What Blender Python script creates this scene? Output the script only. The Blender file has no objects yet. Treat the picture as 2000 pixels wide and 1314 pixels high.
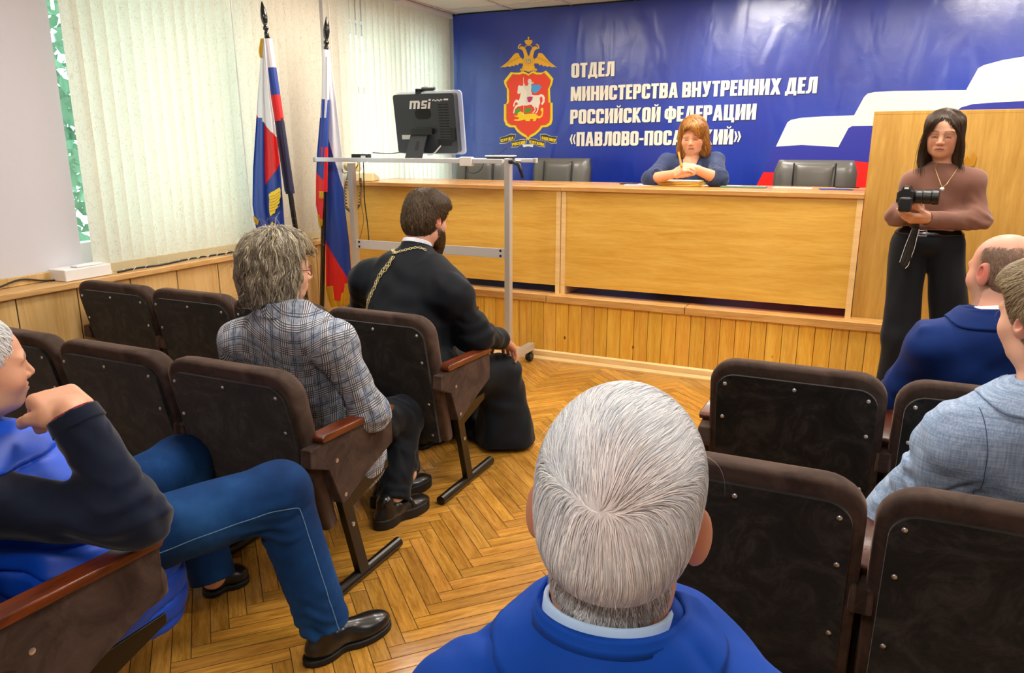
import bpy, bmesh, math, random
import numpy as np
from mathutils import Vector, Matrix, Euler
from mathutils.geometry import tessellate_polygon
random.seed(7); np.random.seed(7)
PI = math.pi
scn = bpy.context.scene
COL = scn.collection
# ---------------------------------------------------------------- camera
FPX = 1477.0; PITCH = math.radians(14.2); CAMH = 1.55
YAW = math.radians(24.986)
CAMP = np.array([0., 0., CAMH])
_fw = np.array([-math.sin(YAW)*math.cos(PITCH), math.cos(YAW)*math.cos(PITCH), -math.sin(PITCH)])
_rt = np.array([math.cos(YAW), math.sin(YAW), 0.]); _up = np.cross(_rt, _fw)
_RR = np.array([_rt, _up, _fw])
def at(x, y, Y=None, X=None, Z=None, D=None):
    """a point of the photographed place, planned from where it is seen and one known real coordinate"""
    d = np.array([(x-1000)/FPX, (657-y)/FPX, 1.]) @ _RR
    if D is not None: return CAMP+D*d
    if Y is not None: t = Y/d[1]
    elif X is not None: t = X/d[0]
    else: t = (Z-CAMH)/d[2]
    return CAMP+t*d
cam = bpy.data.objects.new('camera', bpy.data.cameras.new('camera')); COL.objects.link(cam)
cam.data.sensor_width = 36; cam.data.lens = FPX/2000*36; cam.data.clip_start = .02
cam.location = CAMP
cam.rotation_euler = (PI/2-PITCH, 0, YAW)
scn.camera = cam
# ---------------------------------------------------------------- materials
def srgb(h):
    if isinstance(h, (tuple, list)): return tuple(h)+((1,) if len(h) == 3 else ())
    h = h.lstrip('#'); o = []
    for i in (0, 2, 4):
        c = int(h[i:i+2], 16)/255
        o.append(c/12.92 if c <= .04045 else ((c+.055)/1.055)**2.4)
    return (*o, 1)
class NT:
    def __init__(s, name):
        s.m = bpy.data.materials.new(name); s.m.use_nodes = True; s.t = s.m.node_tree
        s.b = s.t.nodes['Principled BSDF']; s.out = s.t.nodes['Material Output']
    def n(s, typ, **kw):
        nd = s.t.nodes.new(typ)
        for k, v in kw.items():
            if k.startswith('_'): setattr(nd, k[1:], v)
            else:
                key = int(k[1:]) if k[0] == 'i' and k[1:].isdigit() else k.replace('_', ' ')
                if hasattr(v, 'is_output'): s.t.links.new(v, nd.inputs[key])
                else: nd.inputs[key].default_value = v
        return nd
    def l(s, a, b): s.t.links.new(a, b)
    def set(s, k, v):
        if hasattr(v, 'is_output'): s.l(v, s.b.inputs[k])
        else: s.b.inputs[k].default_value = v
    def math(s, op, a, b=None, c=None):
        nd = s.t.nodes.new('ShaderNodeMath'); nd.operation = op
        for i, v in enumerate((a, b, c)):
            if v is None: continue
            if hasattr(v, 'is_output'): s.l(v, nd.inputs[i])
            else: nd.inputs[i].default_value = v
        return nd.outputs[0]
    def mix(s, f, a, b, mode='MIX'):
        nd = s.t.nodes.new('ShaderNodeMix'); nd.data_type = 'RGBA'; nd.blend_type = mode
        for i, v in ((0, f), (6, a), (7, b)):
            if hasattr(v, 'is_output'): s.l(v, nd.inputs[i])
            else: nd.inputs[i].default_value = v
        return nd.outputs[2]
    def obj(s, scale=(1, 1, 1), rot=(0, 0, 0)):
        c = s.n('ShaderNodeTexCoord'); m = s.n('ShaderNodeMapping', Scale=scale, Rotation=rot)
        s.l(c.outputs['Object'], m.inputs['Vector']); return m.outputs[0]
    def noise(s, vec, scale=5, detail=3, rough=.5, dist=0):
        nd = s.n('ShaderNodeTexNoise', Scale=scale, Detail=detail, Roughness=rough, Distortion=dist)
        s.l(vec, nd.inputs['Vector']); return nd.outputs['Fac']
    def ramp(s, f, stops):
        nd = s.t.nodes.new('ShaderNodeValToRGB'); e = nd.color_ramp.elements
        while len(e) < len(stops): e.new(.5)
        for el, (p, c) in zip(e, stops): el.position = p; el.color = srgb(c)
        s.l(f, nd.inputs[0]); return nd.outputs[0]
    def bump(s, h, strength=.3, dist=.01):
        nd = s.n('ShaderNodeBump', Strength=strength, Distance=dist); s.l(h, nd.inputs['Height'])
        s.l(nd.outputs[0], s.b.inputs['Normal'])
MATS = {}
def mat(name, color, rough=.5, metal=0, noise=None, bump=None, sheen=0, coat=0, spec=.5):
    """noise=(scale, amount, other colour)  bump=(scale, strength, distance)"""
    if name in MATS: return MATS[name]
    t = NT(name); c = srgb(color)
    t.set('Base Color', c); t.set('Roughness', rough); t.set('Metallic', metal)
    t.set('Specular IOR Level', spec)
    if sheen: t.set('Sheen Weight', sheen); t.set('Sheen Roughness', .4)
    if coat: t.set('Coat Weight', coat); t.set('Coat Roughness', .1)
    if noise:
        v = t.obj(); f = t.noise(v, noise[0], 4, .6)
        t.set('Base Color', t.ramp(f, [(.5-noise[1]/2, c[:3]), (.5+noise[1]/2, srgb(noise[2])[:3])]))
    if bump:
        v = t.obj(); t.bump(t.noise(v, bump[0], 4, .6), bump[1], bump[2])
    MATS[name] = t.m; return t.m
def wood(name, c1, c2, stretch=(1, 12, 12), scale=3, rough=.35, knots=None, attr=False, coat=0):
    t = NT(name); v = t.obj(stretch)
    f = t.noise(v, scale, 5, .6, .6)
    w = t.noise(v, scale*5, 3, .6)
    f2 = t.math('ADD', t.math('MULTIPLY', f, .7), t.math('MULTIPLY', w, .3))
    col = t.ramp(f2, [(.35, c1), (.62, c2)])
    if knots:
        vo = t.n('ShaderNodeTexVoronoi', Scale=knots[0]); t.l(t.obj(knots[1]), vo.inputs['Vector'])
        k = t.math('LESS_THAN', vo.outputs['Distance'], .075)
        ring = t.ramp(vo.outputs['Distance'], [(.04, knots[2]), (.10, (1, 1, 1))])
        sel = t.math('GREATER_THAN', t.n('ShaderNodeSeparateColor', Color=vo.outputs['Color']).outputs[0], .3)
        col = t.mix(sel, col, t.mix(1, col, ring, 'MULTIPLY'))
    if attr:
        a = t.n('ShaderNodeAttribute', _attribute_name='Col')
        col = t.mix(1, col, a.outputs['Color'], 'MULTIPLY')
    t.set('Base Color', col); t.set('Roughness', rough)
    if coat: t.set('Coat Weight', coat); t.set('Coat Roughness', .12)
    t.bump(f2, .08, .003)
    MATS[name] = t.m; return t.m
def emis(name, color, strength):
    t = NT(name); t.set('Base Color', srgb(color)); t.set('Emission Color', srgb(color)); t.set('Emission Strength', strength)
    MATS[name] = t.m; return t.m
# ---------------------------------------------------------------- mesh builder
class MB:
    def __init__(s): s.v = []; s.f = []; s.mi = []; s.cur = 0
    def m(s, i): s.cur = i; return s
    def add(s, vs, fs):
        b = len(s.v); s.v += [tuple(map(float, v)) for v in vs]; s.f += [tuple(b+i for i in f) for f in fs]; s.mi += [s.cur]*len(fs); return s
    def box(s, lo, hi, R=None, o=(0, 0, 0)):
        x0, y0, z0 = lo; x1, y1, z1 = hi
        vs = [(x0,y0,z0),(x1,y0,z0),(x1,y1,z0),(x0,y1,z0),(x0,y0,z1),(x1,y0,z1),(x1,y1,z1),(x0,y1,z1)]
        if R is not None: vs = [tuple(R @ Vector(v)+Vector(o)) for v in vs]
        return s.add(vs, [(0,3,2,1),(4,5,6,7),(0,1,5,4),(1,2,6,5),(2,3,7,6),(3,0,4,7)])
    def bar(s, a, b, w, h=None, up=(0, 0, 1)):
        a = Vector(a); b = Vector(b); h = h or w; d = (b-a).normalized(); u = Vector(up)
        if abs(d.dot(u)) > .98: u = Vector((0, 1, 0))
        x = d.cross(u).normalized()*w/2; z = x.cross(d).normalized()*h/2
        vs = [p+i*x+j*z for p in (a, b) for i, j in ((-1,-1),(1,-1),(1,1),(-1,1))]
        return s.add(vs, [(0,1,2,3),(7,6,5,4),(0,4,5,1),(1,5,6,2),(2,6,7,3),(3,7,4,0)])
    def tube(s, pts, r, n=8, cap=True):
        pts = [Vector(p) for p in pts]; rs = r if isinstance(r, (list, tuple)) else [r]*len(pts)
        b = len(s.v); d0 = (pts[1]-pts[0]).normalized(); u = Vector((0, 0, 1)) if abs(d0.z) < .9 else Vector((1, 0, 0))
        x = d0.cross(u).normalized(); vs = []
        for i, p in enumerate(pts):
            d = (pts[min(i+1, len(pts)-1)]-pts[max(i-1, 0)]).normalized()
            x = (x-d*x.dot(d)).normalized(); y = d.cross(x)
            vs += [p+(x*math.cos(2*PI*k/n)+y*math.sin(2*PI*k/n))*rs[i] for k in range(n)]
        fs = [(i*n+k, i*n+(k+1) % n, (i+1)*n+(k+1) % n, (i+1)*n+k) for i in range(len(pts)-1) for k in range(n)]
        if cap: fs += [tuple(range(n))[::-1], tuple((len(pts)-1)*n+k for k in range(n))]
        return s.add(vs, fs)
    def lathe(s, prof, o=(0, 0, 0), n=16, axis='z'):
        vs = []
        for r, z in prof:
            for k in range(n):
                c, q = r*math.cos(2*PI*k/n), r*math.sin(2*PI*k/n)
                p = (c, q, z) if axis == 'z' else ((z, c, q) if axis == 'x' else (q, z, c))
                vs.append((p[0]+o[0], p[1]+o[1], p[2]+o[2]))
        fs = [(i*n+k, i*n+(k+1) % n, (i+1)*n+(k+1) % n, (i+1)*n+k) for i in range(len(prof)-1) for k in range(n)]
        fs += [tuple(range(n))[::-1], tuple((len(prof)-1)*n+k for k in range(n))]
        return s.add(vs, fs)
    def prism(s, poly, fn, t0, t1):
        """poly in 2-D, fn(u, v, t) -> point, between t0 and t1"""
        n = len(poly); tri = tessellate_polygon([[Vector((p[0], p[1], 0)) for p in poly]])
        vs = [fn(p[0], p[1], t0) for p in poly]+[fn(p[0], p[1], t1) for p in poly]
        fs = [tuple(t) for t in tri]+[tuple(n+i for i in reversed(t)) for t in tri]
        fs += [(i, (i+1) % n, n+(i+1) % n, n+i) for i in range(n)]
        return s.add(vs, fs)
    def build(s, name, mats, parent=None, smooth=False, bevel=0, seg=2, loc=None):
        me = bpy.data.meshes.new(name); me.from_pydata(s.v, [], s.f)
        for m_ in (mats if isinstance(mats, (list, tuple)) else [mats]): me.materials.append(m_)
        me.polygons.foreach_set('material_index', s.mi)
        bm = bmesh.new(); bm.from_mesh(me); bmesh.ops.recalc_face_normals(bm, faces=bm.faces); bm.to_mesh(me); bm.free()
        if smooth: me.shade_smooth()
        o = bpy.data.objects.new(name, me); COL.objects.link(o)
        if parent: o.parent = parent
        if loc is not None: o.location = loc
        if bevel:
            b = o.modifiers.new('bevel', 'BEVEL'); b.width = bevel; b.segments = seg; b.limit_method = 'ANGLE'; b.angle_limit = .6
            me.shade_smooth() if seg > 1 else None
            if not smooth: b.harden_normals = True
        return o
def tag(o, label=None, cat=None, group=None, kind=None):
    if label: o['label'] = label
    if cat: o['category'] = cat
    if group: o['group'] = group
    if kind: o['kind'] = kind
    return o
def empty(name, loc=(0, 0, 0), rz=0, label=None, cat=None, group=None):
    o = bpy.data.objects.new(name, None); COL.objects.link(o); o.location = loc; o.rotation_euler = (0, 0, rz); o.empty_display_size = .1
    return tag(o, label, cat, group)
def copy_tree(o, parent=None):
    c = o.copy(); COL.objects.link(c); c.parent = parent
    for ch in o.children: copy_tree(ch, c)
    return c
def rrect(x0, x1, y0, y1, r, n=6, corners='1111'):
    """rounded rectangle, corners bl br tr tl"""
    out = []
    for i, (cx, cy, a) in enumerate(((x0, y0, PI), (x1, y0, -PI/2), (x1, y1, 0), (x0, y1, PI/2))):
        if corners[i] == '0': out.append((cx, cy)); continue
        ox = cx+r if cx == x0 else cx-r; oy = cy+r if cy == y0 else cy-r
        out += [(ox+r*math.cos(a+PI/2*k/n), oy+r*math.sin(a+PI/2*k/n)) for k in range(n+1)]
    return out
# ================================================================ THE ROOM
STG = .49; BY = 7.0; WX = -4.0
W_ = lambda n, *a, **k: wood(n, *a, **k)
m_wall = mat('wall_paint', '#d0d1d8', .8, bump=(60, .1, .002))
m_ceil = mat('ceiling_tile', '#ece4d6', .9, bump=(90, .35, .003))
m_floor = W_('oak_parquet', '#9a6a24', '#cd9843', (3, 30, 3), 2.0, .26, attr=True)
m_gap = mat('parquet_gap', '#3a2410', .8)
m_pine = W_('pine_boards', '#dc9c30', '#f2c456', (14, 1, 1.2), 2.5, .35, knots=(1.0, (9, 0, 5.5), '#7a3c10'), attr=True)
m_nos = W_('pine_nosing', '#b98440', '#dfb06a', (1, 14, 14), 3, .4)
m_panel = W_('oak_panel', '#c09a5c', '#d8b67c', (10, 10, 1), 2, .4)
m_sill = W_('oak_sill', '#b98a4e', '#dcb67c', (14, 1, 14), 2, .35)
m_desk = W_('beech_laminate', '#d8a23c', '#ecc05c', (.9, 8, 9), 2.2, .3)
m_desk2 = W_('beech_laminate_edge', '#e8c07c', '#f6d496', (.9, 8, 9), 2.2, .35)
m_top = W_('beech_top', '#bd8646', '#d6a25e', (1, 10, 20), 3, .22)
m_lect = W_('lectern_laminate', '#b58a3c', '#cfa452', (9, 9, .8), 2, .35)
m_white = mat('white_plastic', '#eeeeec', .4)
m_alu = mat('aluminium', '#c9c9c6', .35, .55)
m_black = mat('black_plastic', '#101214', .4)
m_steel = mat('screw_steel', '#cfcfcf', .3, .9)
def struct(o): o['kind'] = 'structure'; return o
# floor: herringbone oak blocks over a dark joint
L_, Wd = .406, .058
mb = MB(); cols = []
c45 = math.cos(PI/4+.03); s45 = math.sin(PI/4+.03)
g = .0012
for i in range(-260, 260):
    for j in range(-22, 22):
        ox, oy = i*Wd+j*L_, i*Wd-j*L_
        for (a0, b0, a1, b1) in ((0, 0, L_, Wd), (L_, Wd-L_, L_+Wd, Wd)):
            ca, cb = ox+(a0+a1)/2, oy+(b0+b1)/2
            X, Y = ca*c45-cb*s45, ca*s45+cb*c45
            if not (-4.25 < X < 3.6 and -1.9 < Y < 5.3): continue
            pts = [(ox+a0+g, oy+b0+g), (ox+a1-g, oy+b0+g), (ox+a1-g, oy+b1-g), (ox+a0+g, oy+b1-g)]
            mb.cur = 0 if a0 == 0 else 1
            mb.add([(p[0], p[1], 0) for p in pts], [(0, 1, 2, 3)])
            v = random.uniform(.72, 1.12); cols += [(v, v*random.uniform(.95, 1.03), v*random.uniform(.82, 1.05), 1)]*4
m_floor2 = W_('oak_parquet_cross', '#9a6a24', '#cd9843', (30, 3, 3), 2.0, .26, attr=True)
fl = mb.build('floor', [m_floor, m_floor2]); struct(fl); fl.rotation_euler.z = PI/4+.03
ca = fl.data.color_attributes.new('Col', 'FLOAT_COLOR', 'POINT'); ca.data.foreach_set('color', np.array(cols, np.float32).ravel())
mb = MB().box((WX-.2, -2, -.12), (3.7, 5.2, -.002)); struct(mb.build('trim_1', m_gap))
# walls
mb = MB()
X0 = WX-.25
mb.box((X0, -2, 0), (WX, 7.3, .85)).box((X0, -2, 2.55), (WX, 7.3, 2.8)).box((X0, -2, .85), (WX, 2.83, 2.55))
mb.box((X0, 4.25, .85), (WX, 5.25, 2.55)).box((X0, 6.85, .85), (WX, 7.3, 2.55))
struct(mb.build('wall_left', m_wall))
struct(MB().box((WX, BY+.06, 0), (3.7, BY+.3, 2.8)).build('wall_back', m_wall))
struct(MB().box((3.5, -2, 0), (3.7, BY+.06, 2.8)).build('wall_right', m_wall))
struct(MB().box((WX, -2.2, 0), (3.5, -2, 2.8)).build('wall_behind', m_wall))
# ceiling with lay-in grid
mb = MB(); mb.box((WX-.25, -2.2, 2.8), (3.7, BY+.3, 2.9)); cl = struct(mb.build('ceiling', m_ceil))
mb = MB(); gx = [-3.86+.6*i for i in range(13)]; gy = [7.0-.28-.6*i for i in range(15)]
for x in gx: mb.box((x-.011, -2, 2.792), (x+.011, BY+.06, 2.8))
for y in gy: mb.box((WX, y-.011, 2.791), (3.5, y+.011, 2.8))
struct(mb.build('trim_2', mat('grid_white', '#d9d0c0', .6), cl))
# windows
m_frame = mat('window_pvc', '#e9eef0', .35)
gt = NT('window_glass'); tr = gt.n('ShaderNodeBsdfTransparent', Color=(.92, .97, .96, 1)); gl = gt.n('ShaderNodeBsdfGlossy', Roughness=.02)
mx = gt.n('ShaderNodeMixShader', Fac=.06); gt.l(tr.outputs[0], mx.inputs[1]); gt.l(gl.outputs[0], mx.inputs[2]); gt.l(mx.outputs[0], gt.out.inputs[0]); m_glass = gt.m
for k, (y0, y1) in enumerate(((2.83, 4.25), (5.25, 6.85))):
    mb = MB(); x0, x1 = WX-.2, WX-.13
    for a, b in ((y0, y0+.09), (y1-.09, y1), ((y0+y1)/2-.05, (y0+y1)/2+.05)): mb.box((x0, a, .85), (x1, b, 2.55))
    mb.box((x0, y0, .85), (x1, y1, 1.0)).box((x0, y0, 2.46), (x1, y1, 2.55))
    if k: mb.box((x0, y0, 1.98), (x1, y1, 2.05))
    w = struct(mb.build('window_%d' % (k+1), m_frame, bevel=.006))
    struct(MB().box((WX-.168, y0+.05, .95), (WX-.162, y1-.05, 2.5)).build('window_pane', m_glass, w))
# ledge and panelling under the windows
struct(MB().box((WX, -2, .80), (WX+.17, 5.0, .835)).build('window_sill', m_sill, bevel=.006))
mb = MB(); y = -2.0
while y < 6.9: mb.box((WX+.002, y+.002, .0), (WX+.14, min(y+.33, 6.99), .799)); y += .334
o = struct(mb.build('trim_3', m_panel, bevel=.003)); struct(MB().box((WX+.01, -2, .01), (WX+.136, 6.98, .79)).build('trim_4', m_gap))
mb = MB().box((WX+.002, -2, .836), (WX+.022, 2.83, .885)); struct(mb.build('trim_5', m_panel, bevel=.004))
# stage
stg = struct(MB().box((WX+.14, 5.045, 0), (3.5, BY+.06, STG-.001)).build('stage', mat('stage_lino', '#6d5f52', .6)))
mb = MB(); cols = []; x = WX+.15; k = 0
while x < 3.48:
    n0 = len(mb.v); w_ = .098
    mb.box((x+.0015, 5.022, .07), (x+w_-.0015, 5.045, .44)); v = random.uniform(.9, 1.06); q = random.uniform(.8, 1.1)
    cols += [(v, v*random.uniform(.94, 1.03), v*q, 1)]*(len(mb.v)-n0); x += w_
cl_ = struct(mb.build('trim_6', m_pine, bevel=.002))
ca = cl_.data.color_attributes.new('Col', 'FLOAT_COLOR', 'POINT'); ca.data.foreach_set('color', np.array(cols, np.float32).ravel())
mb = MB().box((WX+.15, 5.035, .05), (3.48, 5.044, .45)); struct(mb.build('trim_7', m_gap))
mb = MB(); xs = [WX+.14, -2.06, -1.05+.0, .2, 3.49]
for a, b in zip(xs[:-1], xs[1:]): mb.box((a+.002, 5.0, .44), (b-.002, 5.16, STG+.004))
struct(mb.build('trim_8', m_nos, bevel=.006))
mb = MB(); mb.prism([(5.022, 0), (4.992, 0), (4.992, .012), (5.006, .03), (5.008, .065), (5.022, .075)], lambda u, v, t: (t, u, v), WX+.14, 3.48)
struct(mb.build('baseboard_stage', m_desk2))
# skirting heater box on the sill, cables
m_cab = mat('cable_black', '#16171a', .5); m_cabw = mat('cable_white', '#dcdcda', .5)
o = MB().box((-3.99, 2.62, .836), (-3.86, 2.90, .90)).box((-3.93, 2.70, .90), (-3.87, 2.86, .912)).build('adapter_box', m_white, bevel=.008)
tag(o, 'white plastic box standing on the window ledge by the pillar', 'box')
def cable(name, pts, r, m, label, cat='cable', group=None):
    P = [Vector(p) for p in pts]; out = []
    for i in range(len(P)-1):
        p0, p1, p2, p3 = P[max(i-1, 0)], P[i], P[i+1], P[min(i+2, len(P)-1)]
        for k in range(6):
            t = k/6; out.append(.5*((2*p1)+(p2-p0)*t+(2*p0-5*p1+4*p2-p3)*t*t+(3*p1-p0-3*p2+p3)*t**3))
    out.append(P[-1]); o = MB().tube(out, r, 6).build(name, m, smooth=True)
    return tag(o, label, cat, group) if label else o
cable('power_cable', [(-3.93, 1.7, .84), (-3.95, 2.15, .84), (-3.94, 2.3, .85), (-3.97, 2.45, .87), (-3.96, 2.6, .842), (-3.9, 2.78, .85)], .005, m_cab, 'black cable looping along the ledge left of the white box')
cable('white_cable', [(-3.9, 1.6, .84), (-3.86, 2.0, .842), (-3.87, 2.2, .842), (-3.93, 2.24, .845), (-3.97, 2.0, .86), (-3.97, 1.6, .87)], .007, m_cabw, 'white cable bent back on the window ledge at the picture edge')
cable('power_cable', [(-3.88, 2.95, .84), (-3.9, 3.1, .842), (-3.88, 3.25, .84), (-3.9, 3.5, .845), (-3.9, 3.8, .842), (-3.91, 4.1, .85), (-3.93, 4.3, .842), (-3.9, 4.6, .842)], .006, m_cab, 'black cable running along the ledge under the blinds')
# ---------------------------------------------------------------- vertical blinds
bt = NT('blind_fabric'); v = bt.obj((1, 3, 1.4), (0.5, 0, 0))
nz = bt.noise(v, 9, 2, .5, 2.5)
line = bt.ramp(nz, [(.47, '#f2eedd'), (.495, '#dad3bc'), (.52, '#f2eedd')])
bt.set('Base Color', line); bt.set('Roughness', .8)
trn = bt.n('ShaderNodeBsdfTranslucent'); bt.l(line, trn.inputs[0])
mx = bt.n('ShaderNodeMixShader', Fac=.5); bt.l(bt.b.outputs[0], mx.inputs[1]); bt.l(trn.outputs[0], mx.inputs[2]); bt.l(mx.outputs[0], bt.out.inputs[0])
bt.bump(nz, .12, .003); m_blind = bt.m
m_weight = mat('blind_weight', '#c9bd95', .6); m_chain = mat('blind_chain', '#f2efe4', .4)
def blind(y0, y1, zb, ang, label, ends=None):
    b = empty('vertical_blind', (WX+.09, y0, 2.70)); tag(b, label, 'blind', 'vertical blinds on the window wall')
    MB().box((-.025, 0, .05), (.02, y1-y0, .095)).build('headrail', m_white, b, bevel=.004)
    n = int((y1-y0)/.08); s = MB(); wt = MB(); ch = MB(); prev = None
    for i in range(n):
        yc = .045+i*.08; a = ang(i, n)+random.uniform(-.03, .03); w = .0445
        dx, dy = math.sin(a), math.cos(a)
        zb_ = zb-2.70; tw = random.uniform(-.03, .03)
        rows = 5; vs = []
        for k in range(rows+1):
            t = k/rows; aa = a+tw*t; ddx, ddy = math.sin(aa), math.cos(aa); z = .05+(zb_-.05)*t
            for q in (-1, -.33, .33, 1): vs.append((ddx*w*q+.004*(1-q*q), yc+ddy*w*q, z))
        s.add(vs, [(k*4+j, k*4+j+1, k*4+j+5, k*4+j+4) for k in range(rows) for j in range(3)])
        aa = a+tw; ddx, ddy = math.sin(aa), math.cos(aa)
        R = Matrix.Rotation(-aa, 3, 'Z')
        wt.box((-.006, -w, zb_-.002), (.007, w*.97, zb_+.05), R, (0, yc, 0))
        for q in (-1, 1):
            p = Vector((ddx*w*q+.012, yc+ddy*w*q*.95, zb_+.01))
            if prev is not None and q == -1: ch.tube([prev, (prev+p)/2-Vector((-.01, 0, .0)), p], .0018, 4)
            prev = p
        a0 = Vector((ddx*-w+.012, yc-ddy*w*.95, zb_+.012)); ch.tube([a0, a0.lerp(prev, .3)-Vector((0, 0, .022)), a0.lerp(prev, .7)-Vector((0, 0, .026)), prev], .0015, 4)
    s.build('slats', m_blind, b, smooth=True); wt.build('bottom_weights', m_weight, b, bevel=.002); ch.build('bead_chain', m_chain, b)
    MB().tube([(.03, (y1-y0)*.02, .05), (.035, (y1-y0)*.02, -.9)], .0018, 4).build('pull_cord', m_chain, b)
    return b
blind(2.835, 4.97, .845, lambda i, n: .30+.04*math.sin(i*1.7) if i < n*.5 else .30+.5*(i/n-.5), 'vertical blind with daylight behind it, between pillar and flags')
blind(4.99, 6.97, .88, lambda i, n: .06 if i < 3 else ((-.1, -.2, -.26, -.2, .05, .2)[(i-3) % 6] if i < 9 else .30+.12*math.sin(i*2.1)), 'vertical blind behind the monitor, reaching the blue banner')
tag(MB().tube([(-3.85, 3.98, 2.55), (-3.85, 4.0, .95)], .004, 6).build('blind_wand', m_white), 'thin wand hanging down in front of the window blinds', 'blind wand')
# ---------------------------------------------------------------- ceiling lamps and unseen fill lamps
m_lamp = emis('lamp_diffuser', '#fff8ee', 37)
lamps = []
for (x, y) in ((-2.92, 4.62), (-1.42, 4.98), (.14, 4.3), (1.7, 4.6), (-2.4, 2.2), (-.4, 2.2), (1.6, 2.2), (-.4, -.6), (-1.0, 6.0), (.8, 6.0)):  # front row read from banner reflections; hall and end-wall lamps added for brightness
    t = empty('ceiling_or_fill_lamp', (x, y, 2.8)); tag(t, 'square recessed ceiling lamp with white frame', 'lamp', 'square ceiling lamps')
    MB().box((-.3, -.3, -.012), (-.27, .3, 0)).box((.27, -.3, -.012), (.3, .3, 0)).box((-.27, -.3, -.012), (.27, -.27, 0)).box((-.27, .27, -.012), (.27, .3, 0)).build('frame', m_white, t)
    MB().box((-.27, -.27, -.009), (.27, .27, -.001)).build('diffuser', m_lamp, t)
# tree seen through the gap beside the blind
tree = empty('tree', (-6.6, 3.9, -3)); tag(tree, 'leafy green tree outside the window, glimpsed beside the pillar', 'tree')
rs = np.random.RandomState(2); m_leaf = mat('leaf_green', '#5f8f6a', .6); m_bark = mat('bark', '#4b3f34', .9)
n = 5200; q = rs.randn(n, 3); q = q/np.linalg.norm(q, axis=1)[:, None]*(rs.rand(n, 1)**.4); P = q*np.array((1.3, 2.4, 3.2))+np.array((0, 0, 4.9)); mb = MB()
for p in P:
    a = rs.randn(3); a /= np.linalg.norm(a); b = np.cross(a, rs.randn(3)); b /= np.linalg.norm(b); s = .07+.06*rs.rand(); mb.add([p-a*s, p+b*s*.45, p+a*s, p-b*s*.45], [(0, 1, 2, 3)])
mb.build('crown', m_leaf, tree); MB().tube([(0, 0, 0), (.05, .1, 2.5), (0, 0, 5.5)], [.2, .15, .06], 10).build('trunk', m_bark, tree)
# ================================================================ BANNER
bt = NT('banner_vinyl'); v = bt.obj((1, 1, 1))
f = bt.noise(v, 1.3, 2, .5)
bt.set('Base Color', bt.ramp(f, [(.3, '#08248c'), (.7, '#0e3aac')])); bt.set('Roughness', .28); bt.set('Specular IOR Level', 1.0)
bt.bump(bt.math('ADD', bt.noise(bt.obj((2.2, 1, .7)), 2.0, 2, .5, .6), bt.math('MULTIPLY', bt.noise(bt.obj((1.5, 1, 1.5), (0, .5, 0)), 9, 3, .6, .4), .10)), .34, .04)
m_ban = bt.m
def vin(name, c): return mat(name, c, .4, bump=(5, .25, .01))
m_bw, m_bv, m_br = vin('vinyl_cream', '#f2ecda'), vin('vinyl_violet', '#2a3098'), vin('vinyl_red', '#e01a14')
ban = empty('banner', (0, BY, 0)); tag(ban, 'large blue vinyl banner with coat of arms, white lettering and tricolour on end wall', 'banner')
zb = 2.785
MB().box((-3.9, -.004, STG), (2.6, .004, zb)).build('banner_sheet', m_ban, ban)
MB().box((-3.92, -.008, 2.785), (2.6, .006, 2.797)).build('banner_batten', m_black, ban)
def bp(px, py):
    q = at(px, py, Y=BY); return (q[0], q[2])
def flat(polys, name, m, lvl, z7=None, parent=ban, xf=None, t=.0008):
    mb = MB()
    for k, P in enumerate(polys):
        Q = [bp(*(xf(*p) if xf else p)) for p in P]; e_ = k*3e-5
        mb.prism(Q, lambda u, v, d: (u, d, v), -.0045-lvl*.001, -.0045-lvl*.001-t-e_)
    return mb.build(name, m, parent)
z7 = lambda x, y: (1440+x/3.5714, 60+y/3.5714)
def sm(P, it=2):
    for _ in range(it):
        Q = []
        for i in range(len(P)):
            a, b = P[i], P[(i+1) % len(P)]; Q += [(a[0]*.8+b[0]*.2, a[1]*.8+b[1]*.2), (a[0]*.2+b[0]*.8, a[1]*.2+b[1]*.8)]
        P = Q
    return P
top = [(270,808),(350,640),(375,622),(450,607),(600,598),(815,590),(885,462),(910,438),(960,428),(1100,420),(1595,415),(1680,262),(1720,240),(1850,205),(2000,180),(2300,130),(2600,110)]
low = [(2600,470),(2300,478),(2000,490),(1800,500),(1640,512),(1560,535),(1510,575),(1440,665),(1000,662),(800,665),(775,680),(705,811),(450,796)]
low2 = [(2600,860),(1900,880),(1500,900),(1300,960),(905,918),(800,905),(730,925),(680,985),(540,1000),(290,990),(183,985)]
flat([top+low], 'white_stripe', m_bw, 1, xf=z7)
flat([[(270,808)]+low[::-1]+low2], 'violet_stripe', m_bv, 1, xf=z7)
flat([[(183,985)]+low2[::-1][1:]+[(2600,1650),(-120,1560)]], 'red_stripe', m_br, 1, xf=z7)
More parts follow.
